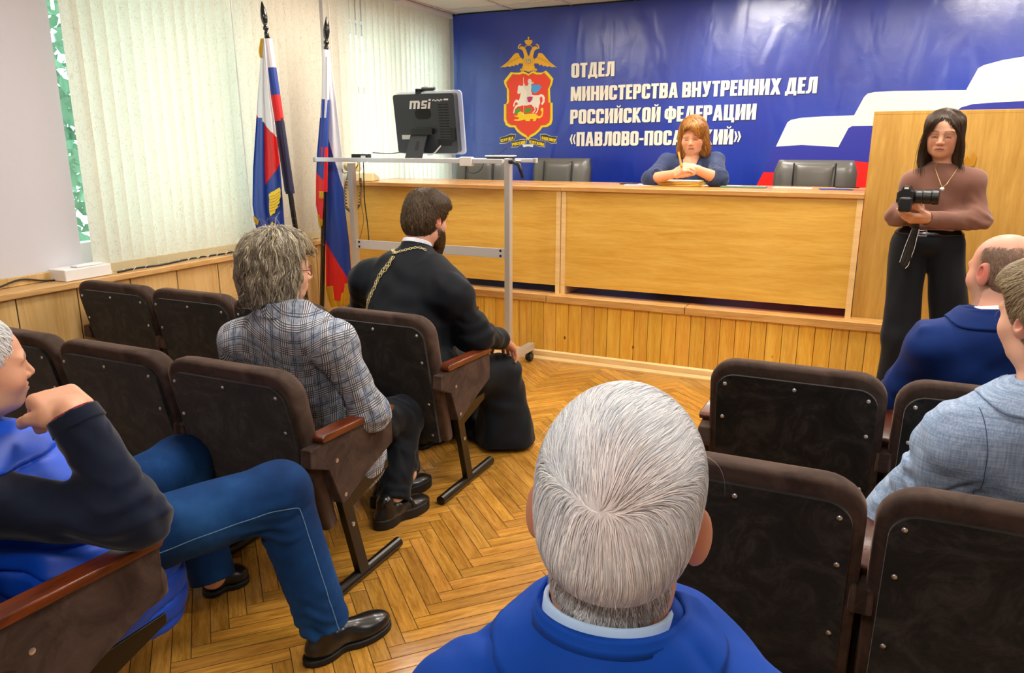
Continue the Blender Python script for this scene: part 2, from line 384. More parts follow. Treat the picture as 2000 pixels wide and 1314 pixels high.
# ---- glyphs: heavy condensed capitals, 1 high
S_ = .21
def ring(x0, x1, y0=0, y1=1, t=S_, r=.17, cut=None):
    n = 5; o = rrect(x0, x1, y0, y1, r, n); i = rrect(x0+t, x1-t, y0+t*.85, y1-t*.85, max(r-t*.8, .02), n); N = len(o)
    out = []
    for k in range(N):
        a, b = o[k], o[(k+1) % N]; c, d = i[(k+1) % N], i[k]
        mx_ = ((a[0]+b[0])/2, (a[1]+b[1])/2)
        if cut and cut(mx_): continue
        out.append([a, b, c, d])
    return out
R_ = lambda a, b, c, d: [(a, b), (c, b), (c, d), (a, d)]
def cgl(x0=0, w=.5):
    x1 = x0+w; g = ring(x0, x1, cut=lambda p: p[0] > x1-.02 and .3 < p[1] < .7)
    return g+[R_(x1-S_, .83-.19, x1, .84), R_(x1-S_, .16, x1, .36)]
brv = [[(.13, 1.19), (.2, 1.19), (.22, 1.13), (.3, 1.13), (.32, 1.19), (.39, 1.19), (.36, 1.08), (.3, 1.05), (.22, 1.05), (.16, 1.08)]]
I_ = [R_(0, 0, S_, 1), R_(.31, 0, .52, 1), [(S_-.02, .05), (.31, .62), (.33, .95), (S_, .38)]]
G = {
 'О': (.5, ring(0, .5)), 'С': (.5, cgl()), 'Т': (.44, [R_(0, .82, .44, 1), R_(.115, 0, .325, .85)]),
 'Д': (.58, [[(.0, -.1), (.14, -.1), (.14, 0), (.0, .0)], [(.44, -.1), (.58, -.1), (.58, .0), (.44, 0)], R_(0, 0, .58, .17), R_(.31, .1, .52, 1), R_(.16, .83, .4, 1), [(.06, .1), (.22, .1), (.3, .9), (.16, .95)]]),
 'Е': (.38, [R_(0, 0, S_, 1), R_(.1, 0, .38, .17), R_(.1, .83, .38, 1), R_(.1, .43, .36, .59)]),
 'Л': (.54, [R_(.33, 0, .54, 1), R_(.14, .83, .4, 1), [(0, 0), (.16, 0), (.26, .14), (.3, .9), (.12, .95), (.1, .25), (.07, .16), (0, .16)]]),
 'М': (.68, [R_(0, 0, .19, 1), R_(.49, 0, .68, 1), [(.1, 1), (.24, 1), (.4, .1), (.26, 0)], [(.44, 1), (.58, 1), (.42, 0), (.27, .1)]]),
 'И': (.52, I_), 'Й': (.52, I_+brv), 'Н': (.52, [R_(0, 0, S_, 1), R_(.31, 0, .52, 1), R_(.1, .42, .4, .6)]),
 'Р': (.48, [R_(0, 0, S_, 1)]+ring(0, .48, .38, 1, .2, .14)), 'В': (.5, [R_(0, 0, S_, 1)]+ring(0, .49, .46, 1, .2, .12)+ring(0, .5, 0, .56, .2, .13)),
 'А': (.54, [[(0, 0), (.2, 0), (.29, .95), (.15, 1)], [(.34, 0), (.54, 0), (.39, 1), (.24, .95)], R_(.14, .86, .4, 1), R_(.14, .2, .4, .36)]),
 'У': (.5, [[(0, 1), (.2, 1), (.32, .4), (.18, .3)], [(.3, 1), (.5, 1), (.34, .12), (.26, 0), (.12, .0), (.2, .3)], R_(.05, 0, .24, .16)]),
 'Х': (.54, [[(0, 0), (.2, 0), (.53, 1), (.33, 1)], [(.01, 1), (.21, 1), (.54, 0), (.34, 0)]]),
 'К': (.52, [R_(0, 0, S_, 1), [(.16, .5), (.3, .5), (.52, 0), (.3, 0)], [(.16, .5), (.3, .55), (.5, 1), (.29, 1)]]),
 'Ф': (.66, ring(0, .66, .16, .88, .19, .2)+[R_(.23, -.06, .43, 1.03)]),
 'Ц': (.58, [R_(0, 0, S_, 1), R_(.3, 0, .51, 1), R_(.0, 0, .58, .17), R_(.43, -.14, .58, .1)]),
 'П': (.52, [R_(0, 0, S_, 1), R_(.31, 0, .52, 1), R_(0, .83, .52, 1)]), '-': (.26, [R_(0, .36, .26, .52)]),
 'Ж': (.7, [R_(.25, 0, .45, 1), [(0, 0), (.19, 0), (.35, .5), (.2, .55)], [(0, 1), (.19, 1), (.35, .5), (.2, .45)], [(.7, 0), (.51, 0), (.35, .5), (.5, .55)], [(.7, 1), (.51, 1), (.35, .5), (.5, .45)]]),
 'З': (.48, ring(0, .47, .46, 1, .2, .12, cut=lambda p: p[0] < .02 and p[1] < .85)+ring(0, .48, 0, .56, .2, .13, cut=lambda p: p[0] < .02 and p[1] > .2)),
 '«': (.4, [[(0, .5), (.12, .85), (.2, .85), (.12, .5), (.2, .15), (.12, .15)], [(.19, .5), (.31, .85), (.39, .85), (.31, .5), (.39, .15), (.31, .15)]]),
 '»': (.4, [[(.2, .5), (.08, .85), (0, .85), (.08, .5), (0, .15), (.08, .15)], [(.39, .5), (.27, .85), (.19, .85), (.27, .5), (.19, .15), (.27, .15)]]),
 ' ': (.14, [])}
def text(s, A, B, T, name, m, lvl=3, parent=ban, mb=None, grow=0):
    """A, B baseline ends, T cap top over A, in wall coordinates"""
    tot = sum(G[c][0]+.05 for c in s)-.05; mb = mb or MB(); x = 0
    ax, ay = (B[0]-A[0])/tot, (B[1]-A[1])/tot; ux, uy = T[0]-A[0], T[1]-A[1]
    for c in s:
        w, polys = G[c]
        for P in polys:
            Q = [(A[0]+ax*(x+u)+ux*v, A[1]+ay*(x+u)+uy*v) for u, v in P]
            mb.prism(Q, lambda u, v, d: (u, d, v), -.0045-lvl*.001, -.0055-lvl*.001-(len(mb.v) % 997)*4e-7)
        x += w+.05
    return mb.build(name, m, parent) if name else mb
t2 = lambda x, y: bp(1100+x/3.846, 100+y/3.846)
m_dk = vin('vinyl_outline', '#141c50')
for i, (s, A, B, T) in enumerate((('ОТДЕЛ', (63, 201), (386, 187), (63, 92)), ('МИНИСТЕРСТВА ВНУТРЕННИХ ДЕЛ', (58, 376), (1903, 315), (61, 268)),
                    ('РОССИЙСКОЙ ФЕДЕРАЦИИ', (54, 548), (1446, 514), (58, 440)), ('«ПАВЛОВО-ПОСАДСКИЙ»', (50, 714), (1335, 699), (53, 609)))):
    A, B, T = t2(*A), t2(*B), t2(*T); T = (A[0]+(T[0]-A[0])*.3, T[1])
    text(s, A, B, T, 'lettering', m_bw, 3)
    o = .006; text(s, (A[0]+o, A[1]-o), (B[0]+o, B[1]-o), (T[0]+o, T[1]-o), 'letter_outline', m_dk, 2)  # printed dark edge of the lettering, drawn as an offset copy
# ---- coat of arms
e = lambda x, y: (960+x/5.475, 60+y/5.475)
shield = [(400,466),(365,445),(330,440),(300,452),(255,452),(215,446),(178,492),(141,540),(150,585),(172,622),(174,755),(165,782),(142,786),(141,955),(160,1005),(198,1028),(250,1030),(275,1070),(325,1112),(372,1138),(395,1168),(418,1138),(468,1112),(518,1068),(545,1030),(600,1024),(638,998),(652,950),(652,772),(630,768),(624,620),(645,580),(660,518),(622,470),(582,430),(545,452),(490,452),(455,436),(425,445)]
inn = [((x-400)*.895+400, (y-770)*.925+768) for x, y in shield]
m_yel, m_gold, m_dgold = vin('vinyl_yellow', '#fbd614'), vin('vinyl_gold', '#f2b522'), vin('vinyl_dark_gold', '#b98412')
m_eor, m_hw, m_cy, m_gr, m_mg, m_dgr = vin('vinyl_orange_red', '#ee3f22'), vin('vinyl_ivory', '#f6eedc'), vin('vinyl_sky', '#4aa0dc'), vin('vinyl_green', '#3fa236'), vin('vinyl_magenta', '#c42a6a'), vin('vinyl_ribbon', '#3a3a2c')
flat([[((x-400)*1.02+400, (y-780)*1.012+780) for x, y in shield]], 'shield_border', m_yel, 3, xf=e)
flat([[((x-400)*1.035+400, (y-768)*1.02+768) for x, y in inn]], 'shield_line', m_dgold, 4, xf=e)
flat([inn], 'shield_field', m_eor, 5, xf=e)
mir = lambda P: [(802-x, y) for x, y in P][::-1]
wing = [(95,395),(140,362),(180,330),(215,290),(240,258),(262,240),(290,238),(302,255),(300,262),(318,292),(335,298),(338,330),(330,352),(300,350),(285,372),(262,362),(245,382),(222,374),(205,388),(180,380),(150,392),(125,388)]
neck = [(352,330),(352,262),(338,215),(318,200),(302,196),(306,178),(322,166),(345,172),(362,186),(378,215),(392,262),(396,330)]
body = sm([(345,290),(400,262),(458,290),(470,340),(452,390),(402,415),(350,390),(332,340)], 2)
tail = [(350,370),(330,385),(345,420),(370,432),(400,440),(434,432),(456,420),(470,385),(450,370)]
crown = [(357,110),(372,98),(392,100),(396,84),(388,80),(396,66),(404,66),(412,80),(404,84),(408,100),(428,98),(443,110),(432,140),(415,152),(412,162),(388,162),(385,152),(368,140)]
claw = [(308,438),(312,410),(326,402),(348,405),(352,435),(340,438),(336,420),(328,438),(322,436),(320,420)]
rib1 = [(352,190),(385,160),(380,154),(356,176)]; beak = [(302,196),(285,192),(290,160),(310,140),(330,146),(318,152),(300,168)]
eg = [wing, mir(wing), neck, mir(neck), body, tail, crown, claw, mir(claw), rib1, mir(rib1), beak, mir(beak)]
flat([[(x, y) for x, y in P] for P in eg], 'double_headed_eagle', m_gold, 4, xf=e)
fe = []
for k in range(5):
    x = 150+32*k; y = 378-18*k
    fe += [[(x, y), (x+3, y+2), (x+58-5*k, y-62+8*k), (x+54-5*k, y-64+8*k)]]
fe += [mir(P) for P in fe]
for k in range(16):
    a = k*PI/8; fe.append([(400+40*math.cos(a-.06), 320+40*math.sin(a-.06)), (400+68*math.cos(a), 320+60*math.sin(a)), (400+40*math.cos(a+.06), 320+40*math.sin(a+.06))])
flat(fe, 'feather_lines', m_dgold, 5.2, xf=e)
flat([[(400+36*math.cos(a*PI/8), 322+34*math.sin(a*PI/8)) for a in range(16)]], 'breast_star', vin('vinyl_silver', '#c9b98a'), 6.4, xf=e)
flat([[(372,300),(380,300),(384,345),(376,345)], [(392,312),(406,300),(412,312),(398,330)], [(418,300),(426,300),(428,345),(420,345)], [(380,345),(425,345),(400,358)]], 'star_figure', m_dgold, 7.6, xf=e)
horse = [(285,640),(280,660),(292,680),(308,672),(318,655),(312,700),(300,745),(268,735),(245,765),(236,808),(246,812),(258,770),(272,762),(290,785),(262,800),(245,835),(236,880),(246,884),(258,838),(282,815),(330,800),(385,800),(430,790),(462,825),(468,845),(440,880),(455,882),(478,845),(472,812),(495,830),(490,860),(470,882),(486,884),(505,850),(510,810),(525,770),(520,722),(535,700),(548,712),(552,750),(535,785),(550,795),(572,760),(575,715),(560,688),(535,678),(505,690),(460,690),(425,680),(378,648),(358,610),(340,585),(318,592),(300,582),(288,600)]
rider = [(345,560),(352,555),(368,590),(392,590),(395,575),(405,570),(392,548),(398,520),(418,514),(434,530),(432,552),(448,548),(462,565),(450,562),(428,572),(432,600),(428,640),(440,680),(420,700),(392,700),(388,740),(392,780),(376,780),(370,740),(384,690),(380,650),(352,600)]
flat([horse], 'horse', m_hw, 6.5, xf=e); flat([rider], 'rider', vin('vinyl_armour', '#e9dfcc'), 8, xf=e)
flat([[(425,572),(470,580),(515,575),(540,602),(515,640),(470,672),(440,655),(430,620)]], 'cape', m_cy, 7.5, xf=e)
flat([[(386,712),(412,703),(448,706),(440,740),(415,768),(395,760)]], 'saddle_cloth', m_mg, 9.3, xf=e)
flat([[(346,500),(352,500),(352,890),(357,890),(355,905),(347,905),(345,890),(350,890)]], 'lance', m_bw, 9.5, xf=e)
flat([[(245,890),(262,850),(290,835),(318,828),(312,860),(300,885),(270,885)]], 'dragon_wing', m_gr, 6.3, xf=e); flat([[(362,880),(362,840),(390,825),(440,832),(425,855),(400,875)]], 'dragon_wing', m_gr, 6.3, xf=e)
flat([[(240,905),(265,910),(282,905),(290,875),(315,862),(345,875),(350,895),(400,888),(470,885),(510,915),(535,905),(545,870),(528,845),(540,822),(560,830),(558,880),(550,915),(520,938),(488,935),(480,960),(460,968),(445,958),(462,945),(420,942),(415,965),(370,965),(365,948),(330,958),(290,965),(245,960),(250,948),(290,945),(300,925),(265,922)]], 'dragon', m_yel, 7, xf=e)
ribs = [([(92,1145),(150,1130),(205,1108),(262,1110),(245,1165),(205,1172),(160,1198),(92,1202),(104,1170)], 'СЛУЖА', (104,1192), (238,1160), (106,1162)),
        ([(205,1180),(260,1182),(310,1165),(378,1162),(372,1205),(320,1215),(280,1240),(215,1242),(225,1210)], 'РОССИИ', (226,1234), (366,1205), (226,1202)),
        ([(405,1158),(470,1160),(520,1180),(575,1182),(572,1240),(510,1236),(470,1218),(412,1204)], 'СЛУЖИМ', (414,1202), (564,1234), (414,1170)),
        ([(525,1110),(580,1108),(640,1130),(705,1132),(690,1165),(700,1198),(640,1200),(585,1172),(530,1165)], 'ЗАКОНУ', (536,1158), (692,1192), (538,1126))]
flat([[((x-np.mean([q[0] for q in r[0]]))*1.04+np.mean([q[0] for q in r[0]]), (y-np.mean([q[1] for q in r[0]]))*1.12+np.mean([q[1] for q in r[0]])) for x, y in r[0]] for r in ribs]+[[(330,1215),(345,1245),(395,1235),(445,1245),(452,1215)]], 'ribbon_border', m_hw, 2.5, xf=e)
flat([r[0] for r in ribs], 'motto_ribbon', m_dgr, 3.7, xf=e)
mb = MB()
for r in ribs: text(r[1], bp(*e(*r[2])), bp(*e(*r[3])), bp(*e(*r[4])), None, None, 5, mb=mb)
mb.build('motto_lettering', m_yel, ban)
# ================================================================ TABLES, LECTERN
def table(x0, x1, label, zb=.555):
    t = empty('presidium_table', (x0, 5.086, STG)); tag(t, label, 'table', None); w = x1-x0
    MB().box((-.002, -.02, .745), (w+.002, .76, .775)).build('tabletop', m_top, t, bevel=.004)
    MB().box((.035, .002, zb-STG), (w-.035, .02, .744)).build('front_panel', m_desk, t)
    for a in (0, w-.035): MB().box((a, -.004, 0), (a+.034, .62, .744)).build('side_panel', m_desk2, t)
    return t
table(-3.86, -1.985, 'long light wood presidium table on the stage, left section behind the stand')
table(-1.98, -.03, 'long light wood presidium table on the stage, right section with the folders')
t = empty('lectern', (-.027, 5.17, STG)); tag(t, 'tall light brown wooden lectern behind the standing woman with camera', 'lectern')
MB().box((0, 0, 0), (1.5, .02, 1.235)).build('front_panel', m_lect, t)
MB().box((-.0, .02, 0), (.02, .5, 1.235)).box((1.48, .02, 0), (1.5, .5, 1.235)).build('side_panel', m_lect, t)
MB().box((-.0, 0, 1.235), (1.5, .5, 1.255)).build('lectern_top', m_lect, t, bevel=.002)
# gold emblem glimpsed on the lectern
bx = at(1890, 318, Y=5.165); em = MB()
for P in ([(0,0),(.05,.02),(.06,.09),(.03,.14),(.02,.08),(-.01,.1),(-.05,.04)], [(-.05,.0),(-.02,.02),(-.04,.07),(-.09,.09),(-.07,.03)]):
    em.prism(P, lambda u, v, d: (bx[0]+.027+u*.7, d-5.17, bx[2]-STG+v*.7-.03), 5.16, 5.168)
em.build('gold_emblem', mat('brass', '#c8922a', .45, .3), t, bevel=.002)
for nm, lab, x, y, z, h in (('lectern_shelf', None, 0, 0, 0, 0),): pass
# ================================================================ OFFICE CHAIRS
m_lea = mat('grey_leather', '#565550', .36, bump=(120, .15, .002), coat=.1)
def office_chair(px, label, w=.52, h=1.44, Y=6.15, rz=0):
    q = at(px, 330, Y=Y); t = empty('office_chair', (q[0], Y, STG), rz); tag(t, label, 'chair', 'leather office chairs behind the table'); H = h-STG
    n, k = 14, 18
    def sheet(x0, x1, z0, z1, puff, name, yoff=0, fold=0):
        mb = MB(); vs = []
        for i in range(k+1):
            for j in range(n+1):
                u, v = j/n, i/k; x = x0+(x1-x0)*u; z = z0+(z1-z0)*v
                e_ = (1-abs(2*u-1)**4)*(1-abs(2*v-1)**4)
                cx = 1-.1*max(0, v-.85)/.15 if name == 'back_pad' else 1
                vs.append((x*cx, -yoff-puff*e_**.5+.05*(2*u-1)**2*0-fold*math.sin(u*PI*14)*.5*(1-v)+.12*(z-.5), z))
        b = len(vs); vs += [(p[0], p[1]+puff*1.2+.03, p[2]) for p in vs]
        fs = [(i*(n+1)+j, i*(n+1)+j+1, (i+1)*(n+1)+j+1, (i+1)*(n+1)+j) for i in range(k) for j in range(n)]
        fs += [tuple(b+q for q in f[::-1]) for f in fs]
        ed = [j for j in range(n)]+[n+(n+1)*i for i in range(k)]+[k*(n+1)+n-j for j in range(n)]+[(k-i)*(n+1) for i in range(k)]
        fs += [(ed[i], ed[(i+1) % len(ed)], b+ed[(i+1) % len(ed)], b+ed[i]) for i in range(len(ed))]
        mb.add(vs, fs); return mb.build(name, m_lea, t, smooth=True)
    sheet(-w/2, w/2, .42, H, .05, 'back_pad')
    sheet(-w*.24, w*.24, H-.24, H-.03, .03, 'head_cushion', .035)
    sheet(-w*.22, w*.22, .5, H-.245, .022, 'lumbar_cushion', .035, .012)
    for s in (-1, 1): MB().tube([(s*w*.25, -.055+.12*(z-.5), z) for z in (.5, .65, .8, H-.02)], .006, 6).build('seam', m_black, t)
    MB().box((-.26, -.5, .4), (.26, 0, .5)).build('seat', m_lea, t, bevel=.04, seg=4)
    MB().lathe([(.03, .1), (.03, .4)]).build('gas_column', m_black, t, smooth=True)
    mb = MB()
    for a in range(5): mb.bar((0, -.2, .1), (.3*math.cos(a*1.257), -.2+.3*math.sin(a*1.257), .05), .04, .03)
    for a in range(5): mb.lathe([(.0, -.02), (.03, -.02), (.03, .02), (0, .02)], (.3*math.cos(a*1.257), -.2+.3*math.sin(a*1.257), .03), 10, 'x')
    mb.lathe([(.04, .08), (.04, .13)], (0, -.2, 0)); mb.build('star_base', m_black, t)
    for s in (-1, 1):
        MB().tube([(s*.27, -.05, .45), (s*.3, -.1, .62), (s*.3, -.38, .62), (s*.27, -.42, .45)], .018, 8).build('armrest', m_black, t, smooth=True)
office_chair(937, 'grey leather office chair seen under the shelf of the aluminium stand', rz=.12)
office_chair(1090, 'grey leather office chair between the stand and the speaking woman', rz=-.05)
office_chair(1591, 'grey leather office chair between the speaking woman and the lectern', .58)
office_chair(1350, 'dark low office chair under the woman speaking at the table', .44, 1.18)
# ================================================================ MOBILE STAND AND WHAT IS ON IT
m_alu2 = mat('aluminium_rail', '#d6d8dc', .35, .35)
SY = 4.57
SX = at(993, 420, Y=SY)[0]; t = empty('mobile_stand', (SX, SY, 0)); tag(t, 'silver aluminium stand on castors carrying the monitor in front of the table', 'stand')
pl = at(686, 320, Y=SY)[0]-SX; TZ = 1.445
mb = MB().box((-.02, -.025, .1), (.02, .025, TZ+.02)); mb.build('post', m_alu, t, bevel=.004)
MB().box((pl-.02, -.025, .1), (pl+.02, .025, TZ-.02)).build('post', m_alu, t, bevel=.004)
MB().box((pl-.28, -.055, TZ-.012), (-.02, -.027, TZ+.018)).build('shelf_rail', m_alu2, t, bevel=.003)
MB().box((pl+.06, .27, TZ-.01), (.06, .30, TZ+.016)).build('shelf_rail', m_alu2, t, bevel=.003)
MB().box((pl+.05, -.03, TZ+.001), (-.03, .30, TZ+.008)).build('shelf', m_white, t)
MB().box((pl-.295, -.06, TZ-.015), (pl-.28, -.02, TZ+.021)).build('end_cap', mat('grey_plastic', '#a9a9a6', .5), t, bevel=.003); MB().box((.06, .265, TZ-.013), (.08, .305, TZ+.019)).build('end_cap', mat('grey_plastic', '#a9a9a6', .5), t, bevel=.003)
MB().box((-.33, -.064, TZ-.03), (-.24, -.02, TZ+.03)).build('rail_joint', m_white, t, bevel=.006)
zc0 = at(990, 495, Y=SY)[2]; mb = MB().box((pl+.02, -.02, zc0-.032), (-.02, -.008, zc0+.034)); cb = mb.build('crossbar', m_alu2, t, bevel=.003)
mb = MB()
for x in (pl+.05, -.05):
    for z in (-.016, .018): mb.lathe([(.009, -.0215), (.009, -.0195)], (x, 0, zc0+z), 10, 'y')
mb.build('bolt_hole', m_black, cb)
for x in (0, pl):
    MB().box((x-.025, -.40, .085), (x+.025, .40, .135)).build('foot', m_alu, t, bevel=.004)
    for y in (-.36, .36):
        c = MB().lathe([(.0, -.022), (.03, -.022), (.034, -.012), (.034, .012), (.03, .022), (0, .022)], (x, y, .036), 16, 'x')
        c.box((x-.012, y-.02, .05), (x+.012, y+.03, .088)); c.build('castor', m_black, t, smooth=False, bevel=.003)
mb = MB().tube([(.02, -.02, TZ+.0), (.05, -.04, TZ-.0)], .014, 8).tube([(.05, -.045, TZ+.005), (.1, -.05, TZ-.02), (.125, -.05, TZ-.1)], [.014, .014, .009], 8)
mb.build('clamp_lever', m_black, t, smooth=True)
# all-in-one computer, its back to the hall
mz = TZ+.008
a, b = at(770, 290, Y=SY+.13), at(912, 290, Y=SY+.13)
t = empty('desktop_monitor', ((a[0]+b[0])/2, SY+.13, mz), -.02); tag(t, 'black all-in-one computer seen from behind on top of the stand', 'computer')
m_mon = mat('monitor_back', '#2b3035', .42, bump=(300, .1, .001)); w = .245
m_clear = NT('clear_plastic'); m_clear.set('Base Color', (.8, .85, .95, 1)); m_clear.set('Alpha', .45); m_clear.set('Roughness', .15); m_clear = m_clear.m
Rm = Matrix.Rotation(.13, 3, 'X')
def slab(x0, x1, z0, z1, y0, y1, r, name, m, par, bev=.006, top_in=0):
    mb = MB(); mb.prism(rrect(x0, x1, z0, z1, r, 5), lambda u, v, d: tuple(Rm @ Vector((u, d, v))), y0, y1); return mb.build(name, m, par, bevel=bev)
slab(-w, w, .045, .44, -.02, .03, .02, 'casing', m_mon, t)
slab(-w-.006, w+.03, .03, .455, .03, .045, .03, 'screen_bezel', m_clear, t, .004)
slab(-w+.01, w-.01, .05, .435, .0455, .047, .01, 'screen', mat('screen_dark', '#0b0c0e', .1), t, 0)
slab(-.075, .055, .275, .345, -.0215, -.0185, .034, 'speaker_grille', mat('grille_black', '#08090a', .7), t, 0)
mb = MB()
for k in range(13):
    for (u0, u1) in ((.115, .155), (.16, .195)): mb.prism(rrect(u0, u1, .15+k*.018, .156+k*.018, .001, 1), lambda u, v, d: tuple(Rm @ Vector((u, d, v))), -.0215, -.019)
mb.build('vent_slots', mat('vent_dark', '#0c0d0f', .8), t)
slab(.09, .2, .095, .14, -.0214, -.019, .006, 'port_panel', MATS['grille_black'], t, 0)
slab(-.2, -.09, .14, .17, -.0213, -.019, .002, 'sticker', mat('paper_grey', '#c9ccc8', .7), t, 0)
slab(.165, .2, .395, .405, -.0213, -.019, .002, 'sticker', m_white, t, 0)
slab(.205, .235, .13, .22, -.04, -.019, .008, 'disc_slot', m_black, t, .003)
# raised maker lettering: slanted lower-case m s i
mb = MB(); sh = lambda x, z: (x+z*.22, z)
def q4(P): mb.prism([sh(*p) for p in P], lambda u, v, d: tuple(Rm @ Vector((u-.093, d, v+.355))), -.023, -.019)
sh0 = sh; sh = lambda x, z: sh0(x*1.55-.02, z*1.5-.012); h_ = .036; r4 = lambda x0, z0, x1, z1: [(x0, z0), (x1, z0), (x1, z1), (x0, z1)]
for P in (r4(0, 0, .011, h_), r4(.021, 0, .032, h_*.9), r4(.042, 0, .053, h_*.86), r4(.005, h_-.009, .048, h_), r4(.062, 0, .088, .008), r4(.08, .004, .089, .021), r4(.062, .014, .088, .021), r4(.062, .016, .071, h_-.003), r4(.064, h_-.008, .09, h_), r4(.097, 0, .107, h_-.008), r4(.097, h_-.003, .107, h_+.006)): q4(P)
mb.build('lettering', m_white, t)
mb = MB()
for k in range(9): mb.prism([(x*.006+k*.009+.075, .392+.004*math.sin(k*1.9)+z) for x, z in ((0, 0), (1, 0), (1.15, .007), (.15, .009))], lambda u, v, d: tuple(Rm @ Vector((u, d, v))), -.0213, -.0195)
mb.build('scribbled_mark', m_white, t)
mb = MB(); mb.prism(rrect(-.09, .045, 0, .215, .008, 4, '1111'), lambda u, v, d: (u-.02+v*.25*0, -.15+v*.52+d, v), -.006, .006); st = mb.build('stand_leg', m_mon, t, bevel=.004)
MB().prism(rrect(-.035, -.008, .06, .125, .0135, 5), lambda u, v, d: (u-.012, -.15+v*.52+d, v), -.0075, -.005).build('stand_slot', MATS['grille_black'], st)
slab(-.1, .07, .175, .215, -.055, -.02, .008, 'stand_hinge', m_black, t, .004)
cable('white_plug_cable', [tuple(Vector(t.location)+Vector(p)) for p in ((.02, -.06, .03), (.06, -.05, .04), (.1, -.04, .08), (.12, -.02, .11))], .005, m_cabw, 'white cable plugged into the back of the black computer')
wc = empty('webcam', (t.location.x-.03, SY+.1, mz+.45)); tag(wc, 'small black webcam clipped on the top edge of the computer', 'webcam')
MB().box((-.03, -.045, -.03), (-.002, -.01, .015)).box((-.03, -.045, .0), (.0, .03, .02)).build('clip', m_black, wc, bevel=.004)
MB().lathe([(.012, -.0), (.014, .01), (.014, .09), (.01, .1)], (0, .0, .02), 12, 'x').build('camera_bar', mat('webcam_grey', '#4a4a4c', .35), wc, smooth=True)
q = at(703, 296, Y=SY+.05)
ad = empty('power_adapter', (q[0], SY+.06, mz+.0)); tag(ad, 'black power adapter brick lying at the left end of the stand shelf', 'power adapter')
MB().box((-.065, -.03, 0), (.07, .03, .034)).build('brick', m_black, ad, bevel=.005); MB().box((.02, -.0305, .006), (.06, -.0302, .024)).build('rating_label', MATS['paper_grey'], ad)
q = at(978, 298, Y=SY+.2)
bx_ = empty('set_top_box', (q[0], SY+.2, mz)); tag(bx_, 'flat dark box with pale lid at the right end of the stand shelf', 'box')
MB().box((-.08, -.06, 0), (.08, .06, .022)).build('body', m_black, bx_, bevel=.003); MB().box((-.09, -.065, .022), (.09, .065, .03)).build('lid', m_white, bx_, bevel=.003)
gp = lambda px, py, Y: tuple(at(px, py, Y=Y))
cable('adapter_cable', [gp(728, 298, SY), gp(760, 300, SY), gp(790, 297, SY+.02), gp(822, 300, SY+.05)], .0035, m_cab, 'thin black cable lying from the adapter to the computer foot')
cable('hanging_cable', [gp(708, 300, SY+.05), gp(710, 330, SY+.05), gp(712, 390, SY+.07), gp(718, 440, SY+.08), gp(721, 478, SY+.05)], .004, m_cab, 'black cable hanging straight down from the stand shelf to its crossbar')
cable('hanging_cable', [gp(704, 302, SY+.06), gp(702, 340, SY+.06), gp(706, 400, SY+.08), gp(710, 430, SY+.08), gp(702, 470, SY+.08)], .0022, mat('cable_brown', '#7a5230', .5), 'thin brown wire hanging beside the black cable under the stand shelf')
cable('plug_lead', [gp(668, 330, SY-.02), gp(672, 338, SY-.02), gp(690, 332, SY+.04), gp(699, 322, SY+.05), gp(697, 305, SY+.05)], .003, m_cab, 'short black lead curling round the left post of the stand')
cable('loose_wire', [gp(960, 303, SY+.12), gp(975, 300, SY+.14), gp(985, 292, SY+.15), gp(990, 289, SY+.15)], .0022, m_cab, 'thin wire sticking up over the flat box on the stand')
cable('drooping_cable', [gp(912, 306, SY+.33), gp(912, 330, SY+.33), gp(925, 338, SY+.33), gp(940, 330, SY+.33), gp(948, 308, SY+.33)], .003, m_cab, 'thin dark cable drooping below the right part of the stand shelf')
# ---------------------------------------------------------------- telephone
q = at(752, 350, Z=STG+.775)
ph = empty('desk_telephone', (q[0]+.02, 5.22, STG+.776), .4); ph.scale = (1.2, 1.2, 1.25); tag(ph, 'cream desk telephone on the left end of the table, its cord hanging down', 'telephone')
m_cream = mat('cream_plastic', '#e6dba8', .4)
mb = MB().prism([(-.1, 0), (.1, 0), (.1, .02), (-.06, .055), (-.1, .055)], lambda u, v, d: (d, u, v), -.09, .09); mb.build('base', m_cream, ph, bevel=.01, seg=3)
mb = MB()
for i in range(3):
    for j in range(4): mb.box((-.02+i*.026, -.02+j*.024-.03, .03), (-.003+i*.026, -.006+j*.024-.03, .046))
mb.build('keypad', m_white, ph, bevel=.002)
MB().tube([(-.075, -.12, .085), (-.073, -.10, .10), (-.07, -.06, .115), (-.065, .04, .105), (-.06, .075, .09), (-.058, .095, .078)], [.028, .03, .018, .018, .03, .028], 12).build('handset', m_cream, ph, smooth=True)
hc = [Vector((-.07, -.1, .07)), Vector((-.09, -.16, -.04)), Vector((-.08, -.2, -.16)), Vector((-.03, -.21, -.2)), Vector((.01, -.2, -.14)), Vector((.02, -.17, -.02)), Vector((.0, -.1, .02))]
hp = []
for i in range(260):
    u = i/259*(len(hc)-1); k = min(int(u), len(hc)-2); p = hc[k].lerp(hc[k+1], u-k); a = i*.9
    hp.append(p+Vector((math.cos(a)*.007, math.sin(a)*.004, math.sin(a)*.006)))
MB().tube(hp, .0028, 5).build('coiled_cord', mat('cord_dark', '#2a2420', .5), ph, smooth=True)
